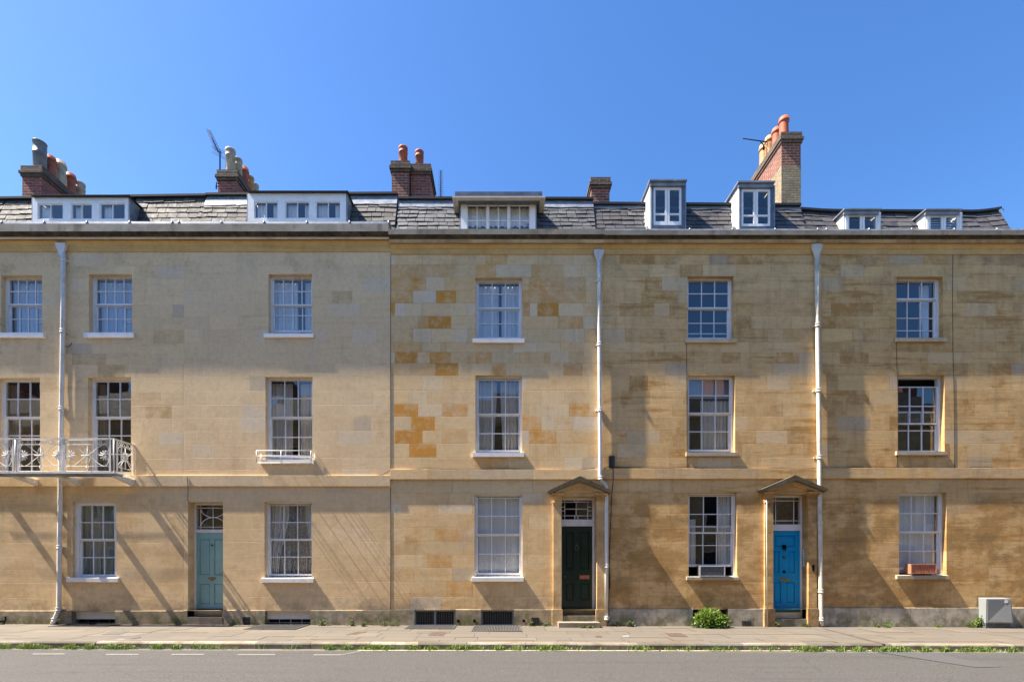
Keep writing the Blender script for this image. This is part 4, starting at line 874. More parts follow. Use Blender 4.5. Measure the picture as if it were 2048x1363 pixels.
# ------------------------------------------------------------------ basement openings, vents, alarm
def bbox(h,x0,x1,t,b,y0,y1,mat,name): mb=MB(); mb.box(X(x0,y0),X(x1,y0),y0,y1,Z(b,y0),Z(t,y0)); return mb.build(name,mat,h)
for h,a,b in ((h1,143,230),(h2,530,621)):
    mb=MB(); mb.box(X(a,0),X(b,0),.10,.2,Z(1237,.1),Z(1221,.1)); w_=mb.build('basement_window',M['white'],h)
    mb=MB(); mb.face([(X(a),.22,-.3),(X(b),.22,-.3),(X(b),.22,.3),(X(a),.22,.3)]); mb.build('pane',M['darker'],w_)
    mb=MB()
    for k in range(1,4): xx=X(a)+(X(b)-X(a))*k/4; mb.box(xx-.008,xx+.008,.17,.19,-.2,.18)
    mb.box(X(a),X(b),.172,.188,.045,.06); mb.build('window_bars',M['iron'] if h is h1 else M['leadw'],w_)
for a,b,mat,n in ((829,911,M['iron'],22),(962,1028,M['iron'],17)):
    mb=MB(); x0,x1=X(a)+.004,X(b)-.004; zt=Z(1219)-.004; mb.grid([x0,x0+.035,x1-.035,x1],[-.1,.03,zt-.03,zt],lambda i,j:i==1 and j==1,.0,.04)
    if a==829: mb.box((x0+x1)/2-.03,(x0+x1)/2+.03,.003,.03,.0,zt-.03)
    g=mb.build('basement_grille',M['leadgr'],h3); mb=MB()
    for k in range(n): xx=x0+.035+(x1-x0-.07)*(k+.5)/n; mb.box(xx-.008,xx+.008,.045,.06,-.05,zt-.03)
    mb.build('bar_row',mat,g)
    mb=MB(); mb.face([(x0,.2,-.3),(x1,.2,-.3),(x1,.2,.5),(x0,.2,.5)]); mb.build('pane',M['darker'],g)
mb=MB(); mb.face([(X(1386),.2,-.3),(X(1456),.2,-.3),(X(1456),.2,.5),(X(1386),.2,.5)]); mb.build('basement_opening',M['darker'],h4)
for h,x0,x1,t,b in ((h2,485,500,1233,1249),(h3,1063,1078,1234,1248),(h4,1484,1502,1241,1250)):
    mb=MB(); y=-.04; a,b_=X(x0,y),X(x1,y); z0,z1=Z(b,y),Z(t,y); mb.box(a,b_,y+.004,-.029,z0,z1); v=mb.build('air_vent',M['black'],h); mb=MB()
    n=6
    for k in range(n+1):
        mb.box(a+(b_-a)*k/n-.003,a+(b_-a)*k/n+.003,y,y+.0035,z0,z1); mb.box(a,b_,y-.004,y-.001,z0+(z1-z0)*k/n-.003,z0+(z1-z0)*k/n+.003)
    mb.build('mesh',M['iron'],v)
for x,y in ((917,1240.5),(949,1240),(1047.5,1240)):
    mb=MB(); mb.tube([(X(x),-.036,Z(y)),(X(x),-.0302,Z(y))],.038,10,smooth=False); mb.build('air_vent',M['black'],h3)
mb=MB(); mb.box(X(1218.5,-.08),X(1229.5,-.08),-.09,-.001,Z(933,-.08),Z(911,-.08)); mb.build('alarm_box',M['navy'],h4,bevel=.012)
# keystone over the right hand ground floor window
# ------------------------------------------------------------------ drainpipes
drainpipe(h1,[(127,508),(126.5,560),(125,700),(123,830),(121,960),(119,1100),(118,1215),(116,1222),(108,1240),(104,1250)],.050,(112.5,133,487,508,'sq'),M['pipew'],[520,662,816,1093,1217,1238])
drainpipe(h3,[(1197.5,521),(1198,600),(1199,760),(1200,900),(1200,950),(1203,962),(1210,967),(1213,974),(1213,1000),(1213,1100),(1213,1240)],.045,(1187.5,1208,500,522),M['pipew'],[560,688,819,955,1131,1235])
drainpipe(h4,[(1633.5,515),(1634,600),(1635.5,700),(1637,800),(1638.5,930),(1639,1000),(1641,1120),(1642,1240),(1644,1250)],.050,(1622.5,1645,489,513),M['cream'],[650,780,914,1045,1181,1237])
mb=MB(); mb.tube([(X(1533,-.1),-.10,Z(997,-.1)),(X(1533.5,-.1),-.10,Z(1060,-.1)),(X(1534.5,-.1),-.105,Z(1250,-.1))],.014,8); mb.tube([(X(1529.5,-.1),-.1,Z(1003,-.1)),(X(1538,-.1),-.1,Z(1003,-.1))],.012,6); mb.build('conduit',M['cream'],h4)
# ------------------------------------------------------------------ balcony
def ribbon(mb,pts,w_,org,U,dep=.012,m=0):
    """flat iron bar along a 2-D path; org+U*u+z"""
    O=Vector(org); U=Vector(U)
    mb.tube([tuple(O+U*a+Vector((0,0,b))) for a,b in pts],w_,5,m)
def palmette(mb,cx,cz,s,ang,org,U,r=.006):
    for k in range(-3,4):
        t=ang+k*.40; L=s*(1-.10*abs(k)); p=[]
        for q in range(6):
            u=q/5; bend=.35*k*.3*u*u; p.append((cx+L*u*math.cos(t+bend),cz+L*u*math.sin(t+bend)))
        ribbon(mb,p,[r*(.9+1.2*math.sin(math.pi*min(1,u_/5*1.0))) for u_ in range(6)],org,U)
    for s_ in (-1,1):
        p=[]; bx,bz=cx-.15*s*math.cos(ang)+s_*.42*s*math.cos(ang+math.pi/2),cz-.15*s*math.sin(ang)+s_*.42*s*math.sin(ang+math.pi/2)
        for q in range(15):
            a=ang+s_*(q*.55)-s_*1.8; rr=.30*s*(1-q/17); p.append((bx+rr*math.cos(a),bz+rr*math.sin(a)))
        ribbon(mb,p,r,org,U)
def iron_panel(mb,org,U,W,z0,z1):
    zb=z1-.13; zl=z0+.13
    zm=(zb+zl)/2; hh=(zb-zl)/2
    R_=.0075
    for z in (z1-.02,zb,zl,z0+.01): ribbon(mb,[(0,z),(W,z)],.0065,org,U)
    n=7 if W>.9 else 4
    for i in range(n):
        c=W*(i+.5)/n; p=[]
        for q in range(16): a=-2.6+q*.42; rr=.043*(1-q/22); p.append((c+rr*math.cos(a)*1.1,(z1+zb)/2-.008+rr*math.sin(a)))
        p=[(c-W/n*.62,zb+.012),(c-.045,zb+.02)]+p; ribbon(mb,p,.0065,org,U)
    if W>.9:
        p=[]
        for q in range(49):
            t=2*math.pi*q/48; p.append((W/2+W*.48*math.sin(t)*(1 if 1 else 0),zm+hh*1.02*math.sin(2*t)*.98*(1 if 1 else 1)))
        # figure of eight
        ribbon(mb,[(W/2+W*.49*math.copysign(abs(math.sin(t))**.8,math.sin(t)),zm+hh*math.sin(2*t)) for t in [2*math.pi*q/64 for q in range(65)]],R_,org,U)
        ribbon(mb,[(W/2+.075*math.cos(t),zm+hh*.72*math.sin(t)) for t in [2*math.pi*q/28 for q in range(29)]],R_,org,U)
        ribbon(mb,[(W/2,z0),(W/2,zb)],.009,org,U); ribbon(mb,[(W/2-.14,zm),(W/2+.14,zm)],.011,org,U)
        for z in (zl-.0,zb-.0,zl-.03): ribbon(mb,[(W/2-.02,z),(W/2+.02,z)],.016,org,U)
        palmette(mb,.09,zm,.17,0,org,U); palmette(mb,W-.09,zm,.17,math.pi,org,U)
    else:
        ribbon(mb,[(W/2+W*.44*math.sin(2*t),zm+hh*math.copysign(abs(math.sin(t))**.8,math.sin(t))) for t in [2*math.pi*q/64 for q in range(65)]],R_,org,U)
        palmette(mb,W/2,zm-.05,.15,math.pi/2,org,U); palmette(mb,W/2,zm+.04,.13,math.pi/2,org,U); ribbon(mb,[(W/2,zl),(W/2,zb)],.009,org,U)
        ribbon(mb,[(.04,zl+.0),(W/2,zm-.02),(W-.04,zl)],R_,org,U)
yB=-.64; xr=X(228,yB); zt=Z(877.5,yB); zf=Z(942.5,yB); xl=X(-58)
mb=MB(); mb.box(xl,xr+.02,yB-.03,yB+.28,zf-.05,zf-.012); bal=mb.build('balcony',M['ironw'],h1)
mb=MB(); mb.box(xl,xr+.015,yB-.02,yB+.25,zf-.085,zf-.051); mb.build('kerb_angle',M['cor'],bal)
mb=MB()
for yy in (-.30,-.235,-.17,-.105,-.04): mb.box(xl,xr+.012,yy,yy+.008,zf-.045,zf-.02)
mb.build('floor_grating',M['ironw'],bal)
pw=1.06; gap=.135; xs_=xr-.10
posts=MB(); i=0; xk=xs_
while xk-pw>xl:
    mb=MB(); iron_panel(mb,(xk-pw,yB,0),(1,0,0),pw,zf,zt); mb.build('railing_panel',M['ironw'],bal)
    posts.box(xk-.004,xk+.022,yB-.012,yB+.012,zf,zt); posts.box(xk-pw-.022,xk-pw+.004,yB-.012,yB+.012,zf,zt)
    if i%2==1: posts.tube([(xk-pw-gap/2,yB,zf-.05),(xk-pw-gap/2,yB,zt)],.018,8)
    xk-=pw+(gap if i%2==1 else .05+.0); i+=1
posts.tube([(xr,yB,zf-.05),(xr,yB,zt)],.020,8)
posts.box(xl,xr+.02,yB-.022,yB+.022,zt-.001,zt+.022); posts.box(xr-.02,xr+.021,yB,-.002,zt,zt+.021)
posts.box(xr-.010,xr+.014,-.03,-.006,zf,zt); posts.box(xr-.01,xr+.012,yB+.09,yB+.115,zf,zt)
posts.build('handrail',M['ironw'],bal)
mb=MB(); iron_panel(mb,(xr,yB+.11,0),(0,1,0),-yB-.14,zf,zt); mb.build('railing_panel',M['ironw'],bal)
for px_ in (228,115,25,-65):
    xx=X(px_,yB); a_,b_=xx-.055,xx+.055; mb=MB()
    V8=[(a_,yB+.02,zf-.09),(b_,yB+.02,zf-.09),(b_,yB+.02,zf-.13),(a_,yB+.02,zf-.13),(a_,-.03,zf-.09),(b_,-.03,zf-.09),(b_,-.03,zf-.24),(a_,-.03,zf-.24)]
    mb.poly(V8,[[0,1,2,3],[5,4,7,6],[4,5,1,0],[3,2,6,7],[4,0,3,7],[1,5,6,2]],0,False); mb.build('bracket',M['ironw'],bal)
# flower rail at the first-floor window of the second house
y=-.27; xa,xb=X(513,y),X(604+18,y); zt=Z(900.5,y); zm=Z(911,y); zl=Z(925,y)
mb=MB()
for z in (zt,zm,zl): mb.tube([(xa,-.002,z),(xa,y,z),(xb,y,z),(xb,-.002,z)],.009,6)
for xx in (xa,(xa*.55+xb*.45),xb): mb.tube([(xx,y,zl),(xx,y,zt)],.010,6)
for xx in (xa,xb): mb.tube([(xx,-.03,zl-.02),(xx,-.03,zt-.03)],.009,6)
for t in (.2,.45,.7,.9): xx=xa+(xb-xa)*t; mb.tube([(xx,y,zl),(xx,-.002,zl-.005)],.008,6)
mb.build('flower_rail',M['ironw'],h2)
# ------------------------------------------------------------------ ground
def gz(x,z): return z+SLOPE*x
def sheet(name,x0,x1,ys,mat,n=24,**k):
    mb=MB()
    for i in range(n):
        a,b=x0+(x1-x0)*i/n,x0+(x1-x0)*(i+1)/n
        for (y0,z0),(y1,z1) in zip(ys[:-1],ys[1:]): mb.face([(a,y0,gz(a,z0)),(b,y0,gz(b,z0)),(b,y1,gz(b,z1)),(a,y1,gz(a,z1))])
    return tag(mb.build(name,mat),**k)
KY=-2.83; LX,RX=-45,45
sheet('road',LX,RX,[(-12.3,-.13),(-7.5,-.045),(-3.1,-.120),(KY-.004,-.125)],M['road'],kind='structure')
sheet('ground',-300,300,[(-300,-.6),(300,-.6)],M['road'],n=2,kind='structure')
# pavement slabs
def paving(name,y0,y1,seed,lx=LX,rx=RX):
    mb=MB(); r=R(seed); y=y0; rows=[]
    while y>y1+.01:
        q=max(y1,y-r.uniform(.38,.66)); 
        if q-y1<.2: q=y1
        rows.append((q,y)); y=q
    for (a,b) in rows:
        x=lx
        while x<rx-.01:
            q=min(rx,x+r.uniform(.45,1.25)); 
            if rx-q<.2: q=rx
            c=(r.random(),r.uniform(.90,1.06),r.choice([0,0,0,.35]),1); dz=r.uniform(-.003,.003)
            mb.face([(x,a,gz(x,dz)),(q,a,gz(q,dz+r.uniform(-.002,.002))),(q,b,gz(q,dz)),(x,b,gz(x,dz))],uv=[(0,0),(1,0),(1,1),(0,1)],bs=(q-x,b-a),c=c); x=q
    return tag(mb.build(name,M['pave']),kind='structure')
paving('pavement',.05,KY+.16,8)
paving('pavement',-12.5,-15.6,9)
mb=MB(); r=R(2); x=LX
while x<RX:
    L=r.uniform(.7,1.3); q=x+L-.008; d_=r.uniform(-.006,.006); zt=r.uniform(-.006,.004); y0=KY+d_
    pr=lambda xx:[(y0,gz(xx,-.2)),(y0,gz(xx,zt-.03)),(y0+.02,gz(xx,zt-.006)),(y0+.04,gz(xx,zt)),(KY+.158,gz(xx,0)),(KY+.158,gz(xx,-.2))]
    A,B=pr(x),pr(q); c=(r.uniform(0,.3),r.uniform(.8,1.1),r.choice([0,.4,.8]),1)
    for i in range(6):
        j=(i+1)%6; mb.face([(x,*A[i]),(q,*B[i]),(q,*B[j]),(x,*A[j])],c=c)
    mb.face([(x,*p) for p in A],c=c); mb.face([(q,*p) for p in B],c=c); x+=L
tag(mb.build('kerb',M['kerb']),kind='structure')
mb=MB(); mb.box(LX,RX,-12.52,-12.38,-.4,.0); tag(mb.build('kerb',M['kerb']),kind='structure')
# painted lines: PX of the photo on the road surface
def roadpt(px_,py_):
    y=-3.2
    for _ in range(8):
        z=-.125+( -.120+.125)*0 ; z = -.12+(-.045+.12)*min(1,max(0,(-3.1-y)/4.4)); x=X(px_,y); z=gz(x,z); y=-D+F*(ZC-z)/(py_-PYH)
    return X(px_,y),y,z
def paint(name,pts,wd,mat,lab=None):
    mb=MB()
    P_=[roadpt(*p) for p in pts]
    for (a,b) in zip(P_[:-1],P_[1:]):
        n=max(1,int(abs(b[0]-a[0])/.6)); 
        for i in range(n):
            t,u=i/n,(i+1)/n; A=[a[k]+(b[k]-a[k])*t for k in range(3)]; B=[a[k]+(b[k]-a[k])*u for k in range(3)]
            mb.face([(A[0],A[1]-wd/2,A[2]+.006),(B[0],B[1]-wd/2,B[2]+.006),(B[0],B[1]+wd/2,B[2]+.009),(A[0],A[1]+wd/2,A[2]+.009)])
    return tag(mb.build(name,mat),kind='structure')
for a,b,c in ((65,130,1307.3),(212,277,1308),(343,408,1308),(475,550,1308.5)): paint('road_marking',[(a,c),(b,c)],.045,M['linew'])
paint('road_marking',[(627,1309),(683,1309),(722,1301)],.045,M['linew'])
paint('yellow_line',[(716,1300),(1100,1300.3),(1500,1300.8),(2048,1300),(2600,1299)],.05,M['liney'])
# diagonal shadow on the right, painted as a flat dark sheet on the road
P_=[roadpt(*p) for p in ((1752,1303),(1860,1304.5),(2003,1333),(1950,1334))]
mb=MB(); mb.face([(p[0],p[1],p[2]+.007) for p in P_]); tag(mb.build('painted_shadow',M['patch']),kind='structure')
# drain channel from the third pipe
def pavept(px_,py_,dz=0):
    y=-1
    for _ in range(8): x=X(px_,y); z=gz(x,dz); y=-D+F*(ZC-z)/(py_-PYH)
    return x,y,z
def quad(pts,dz,name,mat,lab=None,cat=None,group=None,th=.0):
    P_=[pavept(*p) for p in pts]; mb=MB(); top=[(p[0],p[1],p[2]+dz) for p in P_]
    mb.face(top)
    for i in range(len(top)):
        a,b=top[i],top[(i+1)%len(top)]; mb.face([a,b,(b[0],b[1],b[2]-.02),(a[0],a[1],a[2]-.02)])
    return tag(mb.build(name,mat),lab,cat,group)
mb=MB(); P_=[pavept(1646,1256),pavept(1768,1287.5)]
n=8
for i in range(n):
    A=[P_[0][k]+(P_[1][k]-P_[0][k])*i/n for k in range(3)]; B=[P_[0][k]+(P_[1][k]-P_[0][k])*(i+1)/n for k in range(3)]; mb.face([(A[0]-.03,A[1],A[2]+.005),(A[0]+.03,A[1],A[2]+.005),(B[0]+.03,B[1],B[2]+.005),(B[0]-.03,B[1],B[2]+.005)])
tag(mb.build('drain_channel',M['rust']),'dark rusty drain channel crossing the pavement from the cream drainpipe to the kerb','drain')
COV=[((691,1268),(716,1262),(735,1262.5),(712,1268.5),'rusty flat cover in the pavement right of the mossy plinth with weeds'),
 ((856,1270),(864,1263),(894,1263),(886,1271),'rusty flat cover in the pavement in front of the wide basement grille'),
 ((1191,1273),(1190,1270.5),(1202,1270.5),(1205,1273.5),'tiny dark cover in the pavement in front of the dark green door'),
 ((1340,1272),(1330,1265),(1362,1265),(1376,1272.5),'rusty flat cover in the pavement left of the green bush')]
for c in COV: quad(c[:4],.005,'drain_cover',M['rust'],c[4],'drain cover','flat covers let into the pavement')
quad(((1248,1273),(1244,1270),(1256,1270),(1260,1273)),.006,'drain_cover',M['cab'],'small pale grey cover in the pavement right of the white drainpipe','drain cover','flat covers let into the pavement')
quad(((203,1268),(226,1262),(258,1261.5),(238,1268)),.005,'drain_cover',M['iron'],'grey ribbed cover in the pavement right of the left-hand basement window','drain cover','flat covers let into the pavement')
mb=MB(); c=pavept(257,1274.5); mb.lathe([(.0001,c[2]+.008),(.20,c[2]+.008),(.22,c[2]-.01)],c[0],c[1],20,smooth=False); tag(mb.build('manhole_cover',M['iron']),'round dark manhole cover near the kerb at the left','manhole cover')
def grate(px0,px1,pyb,lab,nb):
    a=X(px0,-.2); b=X(px1,-.2); y1=-.035; y0=pavept(px0,pyb)[1]; z=gz((a+b)/2,.0)
    e=empty('pavement_grate',((a+b)/2,(y0+y1)/2,z),label=lab,cat='grate',group='iron grates let into the pavement below basement windows')
    mb=MB(); mb.grid([a,a+.03,b-.03,b],[0,.02,1,1.02],lambda i,j:True,0,0)
    mb=MB(); mb.box(a,b,y0,y0+.025,z-.02,z+.016); mb.box(a,b,y1-.02,y1,z-.02,z+.016); mb.box(a,a+.025,y0+.026,y1-.021,z-.02,z+.016); mb.box(b-.025,b,y0+.026,y1-.021,z-.02,z+.016); mb.build('frame',M['iron'],e)
    mb=MB()
    for i in range(nb): x=a+.03+(b-a-.06)*(i+.5)/nb; mb.box(x-.007,x+.007,y0+.026,y1-.021,z-.01,z+.014)
    mb.build('bar_row',M['iron'],e); mb=MB(); mb.face([(a+.01,y0+.01,z+.0045),(b-.01,y0+.01,z+.0045),(b-.01,y1-.01,z+.0045),(a+.01,y1-.01,z+.0045)]); mb.build('pit',M['darker'],e)
grate(517,614,1258,'dark iron grate in the pavement below the white-boarded basement window',30)
grate(817,912,1257,'narrow dark iron grate below the wide two-leaf basement grille',30)
grate(947,1041,1262,'deep iron grate in the pavement below the smaller basement grille',30)
grate(120,232,1252.5,'dark iron grate in the pavement at the foot of the leftmost drainpipe',34)
# ------------------------------------------------------------------ plants
def leaf(mb,p,d_,s,r,c,w_=.55):
    d_=d_.normalized(); a=d_.cross(Vector((r.uniform(-1,1),r.uniform(-1,1),r.uniform(-1,1)))).normalized(); n=d_.cross(a)
    A=p; B=p+d_*s*.5+a*s*w_*.5+n*s*.08; C_=p+d_*s; D_=p+d_*s*.5-a*s*w_*.5+n*s*.08
    mb.face([A,B,C_],c=c); mb.face([A,C_,D_],c=c)
def bush(name,cx,cy,cz,rx,ry,rz,n,seed,lab,cat='bush',ls=.05,group=None,mat='leaf'):
    r=R(seed); e=empty(name,(cx,cy,cz),label=lab,cat=cat,group=group); fb=MB(); sb=MB()
    cl=[]
    for i in range(max(5,n//70)):
        an=r.uniform(0,6.28); q=r.random()**.5; h=r.random(); cl.append((Vector((cx+rx*.72*q*math.cos(an),cy+ry*.72*q*math.sin(an),cz+rz*(.16+.76*h*(1-.35*q*q)))),r.uniform(.16,.30)*min(rx,rz)*1.5,r.uniform(.0,1)))
    for c,s,t in cl:
        sb.tube([(cx+r.uniform(-.05,.05),cy,cz),tuple((Vector((cx,cy,cz))+c)/2+Vector((0,0,.02))),tuple(c)],[.008,.006,.003],5)
        for k in range(n//len(cl)):
            v=Vector((r.gauss(0,1),r.gauss(0,1),r.gauss(0,1))).normalized()*s*r.uniform(.5,1.1); p=c+v
            if p.z<cz: p.z=cz+.01
            leaf(fb,p,v+Vector((0,0,.3))*s,ls*r.uniform(.6,1.3),r,(min(1,max(0,t*.75+r.uniform(-.15,.4))),1,0,1),.75)
    for k in range(max(1,n//500)):
        an=r.uniform(-1,1); b=Vector((cx+rx*.5*an,cy-.05,cz+rz*.8)); t=b+Vector((r.uniform(-.05,.05),-.02,rz*r.uniform(.2,.42)))
        sb.tube([tuple(b),tuple(t)],[.004,.002],4)
        for q in range(9): leaf(fb,b+(t-b)*q/8,Vector((r.uniform(-1,1),r.uniform(-1,1),.4)),ls*.8,r,(r.uniform(.5,1),1,0,1),.75)
    fb.build('foliage',M[mat],e); sb.build('stem',M['stemm'],e); return e
M['stemm']=simple('brown_stem',(.09,.06,.03),.8,.2,10)
gb=lambda px_,y: gz(X(px_,y),0)
bush('bush',X(1419,-.25),-.24,gb(1419,-.25),.46,.23,.38,3800,5,'bright green leafy bush growing against the grey plinth left of the blue door',ls=.055)
WD=[(1233,1250,.10,.05,.07,'weed'),(1258,1252,.16,.08,.13,'weed'),(1392,1254,.12,.08,.10,'weed'),(1552,1250,.07,.06,.12,'leaf'),(1613,1250,.07,.05,.09,'leaf'),(1755,1252,.05,.04,.05,'leaf'),(1777,1254,.16,.10,.11,'leaf'),(1878,1251,.07,.04,.05,'leaf'),(1940,1252,.12,.07,.13,'leaf'),(1957,1252,.13,.09,.30,'leaf'),
 (648,1250,.13,.08,.22,'weed'),(706,1251,.12,.07,.14,'weed'),(726,1252,.09,.06,.10,'weed'),(770,1251,.12,.07,.12,'weed'),(790,1251,.18,.07,.08,'weed'),(1062,1250,.10,.05,.10,'weed'),(1092,1251,.14,.05,.06,'weed'),(1164,1257,.10,.04,.04,'weed'),(1178,1257,.12,.04,.05,'weed')]
LB=['tiny weed right of the white drainpipe beside the green door','low weed clump on the pavement right of the white drainpipe','low trailing weed at the left foot of the big bush','small green weed at the left end of the blue door step','small green weed at the right end of the blue door step','tiny green tuft right of the cream drainpipe','flat green weed on the pavement between the cream drainpipe and the grey cabinet','tiny green tuft under the right-hand plinth vent','low green weed left of the tall weed by the grey cabinet','tallest green weed, climbing beside the grey cabinet',
 'spindly weed just right of the white-boarded basement window','small weed at the plinth below the mossy patch','smallest weed below the mossy plinth','weed clump at the foot of the joint between the pale and the patchwork house','low dry weeds left of the wide basement grille','dry weed growing round the small mesh vent','low weeds at the left foot of the green door surround','tiny weeds under the left half of the low stone step','tiny weeds under the right half of the low stone step']
for (x,y,rx,ry,rz,k),lab in zip(WD,LB):
    yy=pavept(x,y)[1] if y<1256 else -.43; yy=min(yy,-.07)
    bush('weed',X(x,yy),yy,gb(x,yy)-.005,rx,ry,rz,int(60+900*rx*max(rz,.1)*5),x,lab,'weed',ls=.035,group='weeds along the foot of the houses',mat='leaf' if k=='leaf' else 'leafd')
# gutter grass
mb=MB(); r=R(77)
def dens(px_):
    for a,b,v in ((-300,0,.8),(0,160,.9),(160,235,1),(235,300,.5),(300,370,.6),(370,480,.25),(480,650,.06),(650,1120,1),(1120,1160,.5),(1160,1270,.08),(1270,1330,.5),(1330,1600,.28),(1600,1950,.9),(1950,2048,.7),(2048,2400,.6)):
        if a<=px_<b: return v
    return 0
for i in range(46000):
    px_=r.uniform(-300,2300); 
    cl=.5+.5*math.sin(px_*.11+2*math.sin(px_*.037))
    if r.random()>.50*dens(px_)*(.15+.85*cl): continue
    y=KY-.01-abs(r.gauss(0,.075)); x=X(px_,y)+r.uniform(-.02,.02); z=gz(x,-.126); h=r.uniform(.03,.115)*(.55+.6*cl); a=r.uniform(0,6.28); w_=r.uniform(.003,.007); lx,ly=math.cos(a)*h*.7,math.sin(a)*h*.6
    c=(r.random(),1,0,1); px1,py1=math.sin(a)*w_,-math.cos(a)*w_
    mb.face([(x-px1,y-py1,z),(x+px1,y+py1,z),(x+lx*.5+px1*.7,y+ly*.5+py1*.7,z+h*.75),(x+lx*.5-px1*.7,y+ly*.5-py1*.7,z+h*.75)],c=c); mb.face([(x+lx*.5-px1*.7,y+ly*.5-py1*.7,z+h*.75),(x+lx*.5+px1*.7,y+ly*.5+py1*.7,z+h*.75),(x+lx,y+ly,z+h)],c=c)
    if r.random()<.15:
        leaf(mb,Vector((x,y,z+h*.5)),Vector((r.uniform(-1,1),r.uniform(-1,.3),.5)),.04,r,c,.8)
tag(mb.build('gutter_grass',M['grass']),'green grass and small weeds growing along the foot of the kerb','grass',kind='stuff')
# dead leaves and grit along the wall foot
mb=MB()
for i in range(1500):
    px_=r.choice([r.uniform(640,800),r.uniform(1080,1260),r.uniform(380,520),r.uniform(1160,1230),r.uniform(0,2048)]); y=-.04-abs(r.gauss(0,.05)); x=X(px_,y); leaf(mb,Vector((x,y,gz(x,.006))),Vector((r.uniform(-1,1),r.uniform(-1,1),.1)),r.uniform(.01,.03),r,(r.random(),1,0,1),.6)
tag(mb.build('leaf_litter',M['litter']),'dry brown leaf litter gathered along the foot of the walls','leaf litter',kind='stuff')
# ------------------------------------------------------------------ planters
def trough(cx0,cx1,t,b,y,mat,lab,grp,rim):
    x0,x1=X(cx0,y),X(cx1,y); z0,z1=Z(b,y),Z(t,y); e=empty('window_box',((x0+x1)/2,y+.09,z0),label=lab,cat='window box',group=grp)
    mb=MB(); th=.012; yb=y+.19
    ring=[(x0,y),(x1,y),(x1,yb),(x0,yb)]; inn=[(x0+th,y+th),(x1-th,y+th),(x1-th,yb-th),(x0+th,yb-th)]; tp=.012
    for k in range(4):
        a,b_=ring[k],ring[(k+1)%4]; c,d_=inn[k],inn[(k+1)%4]
        mb.face([(a[0],a[1],z0),(b_[0],b_[1],z0),(b_[0],b_[1],z1),(a[0],a[1],z1)]); mb.face([(a[0],a[1],z1),(b_[0],b_[1],z1),(d_[0],d_[1],z1),(c[0],c[1],z1)]); mb.face([(c[0],c[1],z1),(d_[0],d_[1],z1),(d_[0],d_[1],z0+.02),(c[0],c[1],z0+.02)])
    mb.face([(x0,y,z0),(x1,y,z0),(x1,yb,z0),(x0,yb,z0)])
    mb.box(x0-.008,x1+.008,y-.010,y-.0005,z1-.025,z1+.004); mb.box(x0-.004,x1+.004,y-.008,y-.0005,z0,z0+.02); mb.box(x0-.004,x0+.018,y-.007,y-.0005,z0+.021,z1-.026); mb.box(x1-.018,x1+.004,y-.007,y-.0005,z0+.021,z1-.026)
    n=9; W=(x1-x0-.04)/n
    for k in range(n):
        a=x0+.02+k*W; mb.tube([(a,y-.003,z0+.024),(a+W,y-.003,z1-.03)],.004,4,smooth=False); 
        if k%2: mb.tube([(a,y-.003,z1-.03),(a+W,y-.003,z0+.024)],.004,4,smooth=False)
    mb.build('trough',mat,e)
    mb=MB(); mb.box(x0-.012,x1+.012,y-.014,y-.0105,z1-.022,z1+.006); mb.box(x0-.012,x1+.012,y-.014,y-.0105,z0-.002,z0+.016); mb.box(x0-.012,x0+.010,y-.014,y-.0105,z0+.017,z1-.023); mb.box(x1-.010,x1+.012,y-.014,y-.0105,z0+.017,z1-.023); mb.build('rim',rim,e)
    mb=MB(); mb.face([(x0+th,y+th,z1-.03),(x1-th,y+th,z1-.03),(x1-th,yb-th,z1-.03),(x0+th,yb-th,z1-.03)]); mb.build('soil',M['darker'],e)
    mb=MB(); mb.box(x0+.03,x0+.08,y+.02,yb-.02,z0-.022,z0-.001); mb.box(x1-.08,x1-.03,y+.02,yb-.02,z0-.022,z0-.001); mb.build('foot',M['leadw'],e)
trough(1400,1449,1130.5,1151.5,-.07,M['greyp'],'grey plastic window box with lattice front on the sill left of the blue door','window boxes on the sills',M['leadw'])
trough(1822,1872,1127,1146,-.07,M['terr'],'terracotta window box on the sill of the rightmost ground-floor window','window boxes on the sills',M['terl'])
# ------------------------------------------------------------------ utility cabinet
x0,x1=11.86,12.47; e=empty('utility_cabinet',((x0+x1)/2,-.14,gb(2000,-.2)),label='grey metal utility cabinet standing on the pavement at the right edge',cat='cabinet'); g=gb(2000,-.2)
mb=MB(); V8=[(x0+.01,-.22,.12+g),(x1+.04,-.27,.12+g),(x1,-.24,.705+g*.5),(x0,-.24,.705+g*.5),(x0+.01,-.035,.12+g),(x1+.04,-.035,.12+g),(x1,-.035,.725+g*.5),(x0,-.035,.725+g*.5)]
mb.poly(V8,[[0,1,2,3],[5,4,7,6],[3,2,6,7],[4,0,3,7],[1,5,6,2],[4,5,1,0]],0,False); cb=mb.build('housing',M['cab'],e,bevel=.01)
mb=MB(); mb.poly([(x0+.04,-.229,.15+g),(x1+.005,-.2745,.15+g),(x1-.03,-.247,.67+g*.5),(x0+.035,-.246,.67+g*.5),(x0+.04,-.223,.15+g),(x1+.005,-.268,.15+g),(x1-.03,-.242,.67+g*.5),(x0+.035,-.241,.67+g*.5)],[[0,1,2,3],[4,5,1,0],[1,5,6,2],[3,2,6,7],[4,0,3,7]],0,False); mb.build('door',M['cab'],e)
mb=MB(); mb.box(x1-.16,x1-.08,-.2515,-.2485,.585,.655); mb.build('notice',M['curW'],e)
mb=MB(); mb.box(x0+.02,x1-.01,-.21,-.035,-.1+g,.119+g); mb.build('base',M['cabb'],e)
mb=MB()
for xx in (x0+.20,x1-.10): mb.box(xx,xx+.025,-.216,-.211,.07+g,.11+g)
mb.build('rust_mark',M['terr'],e)
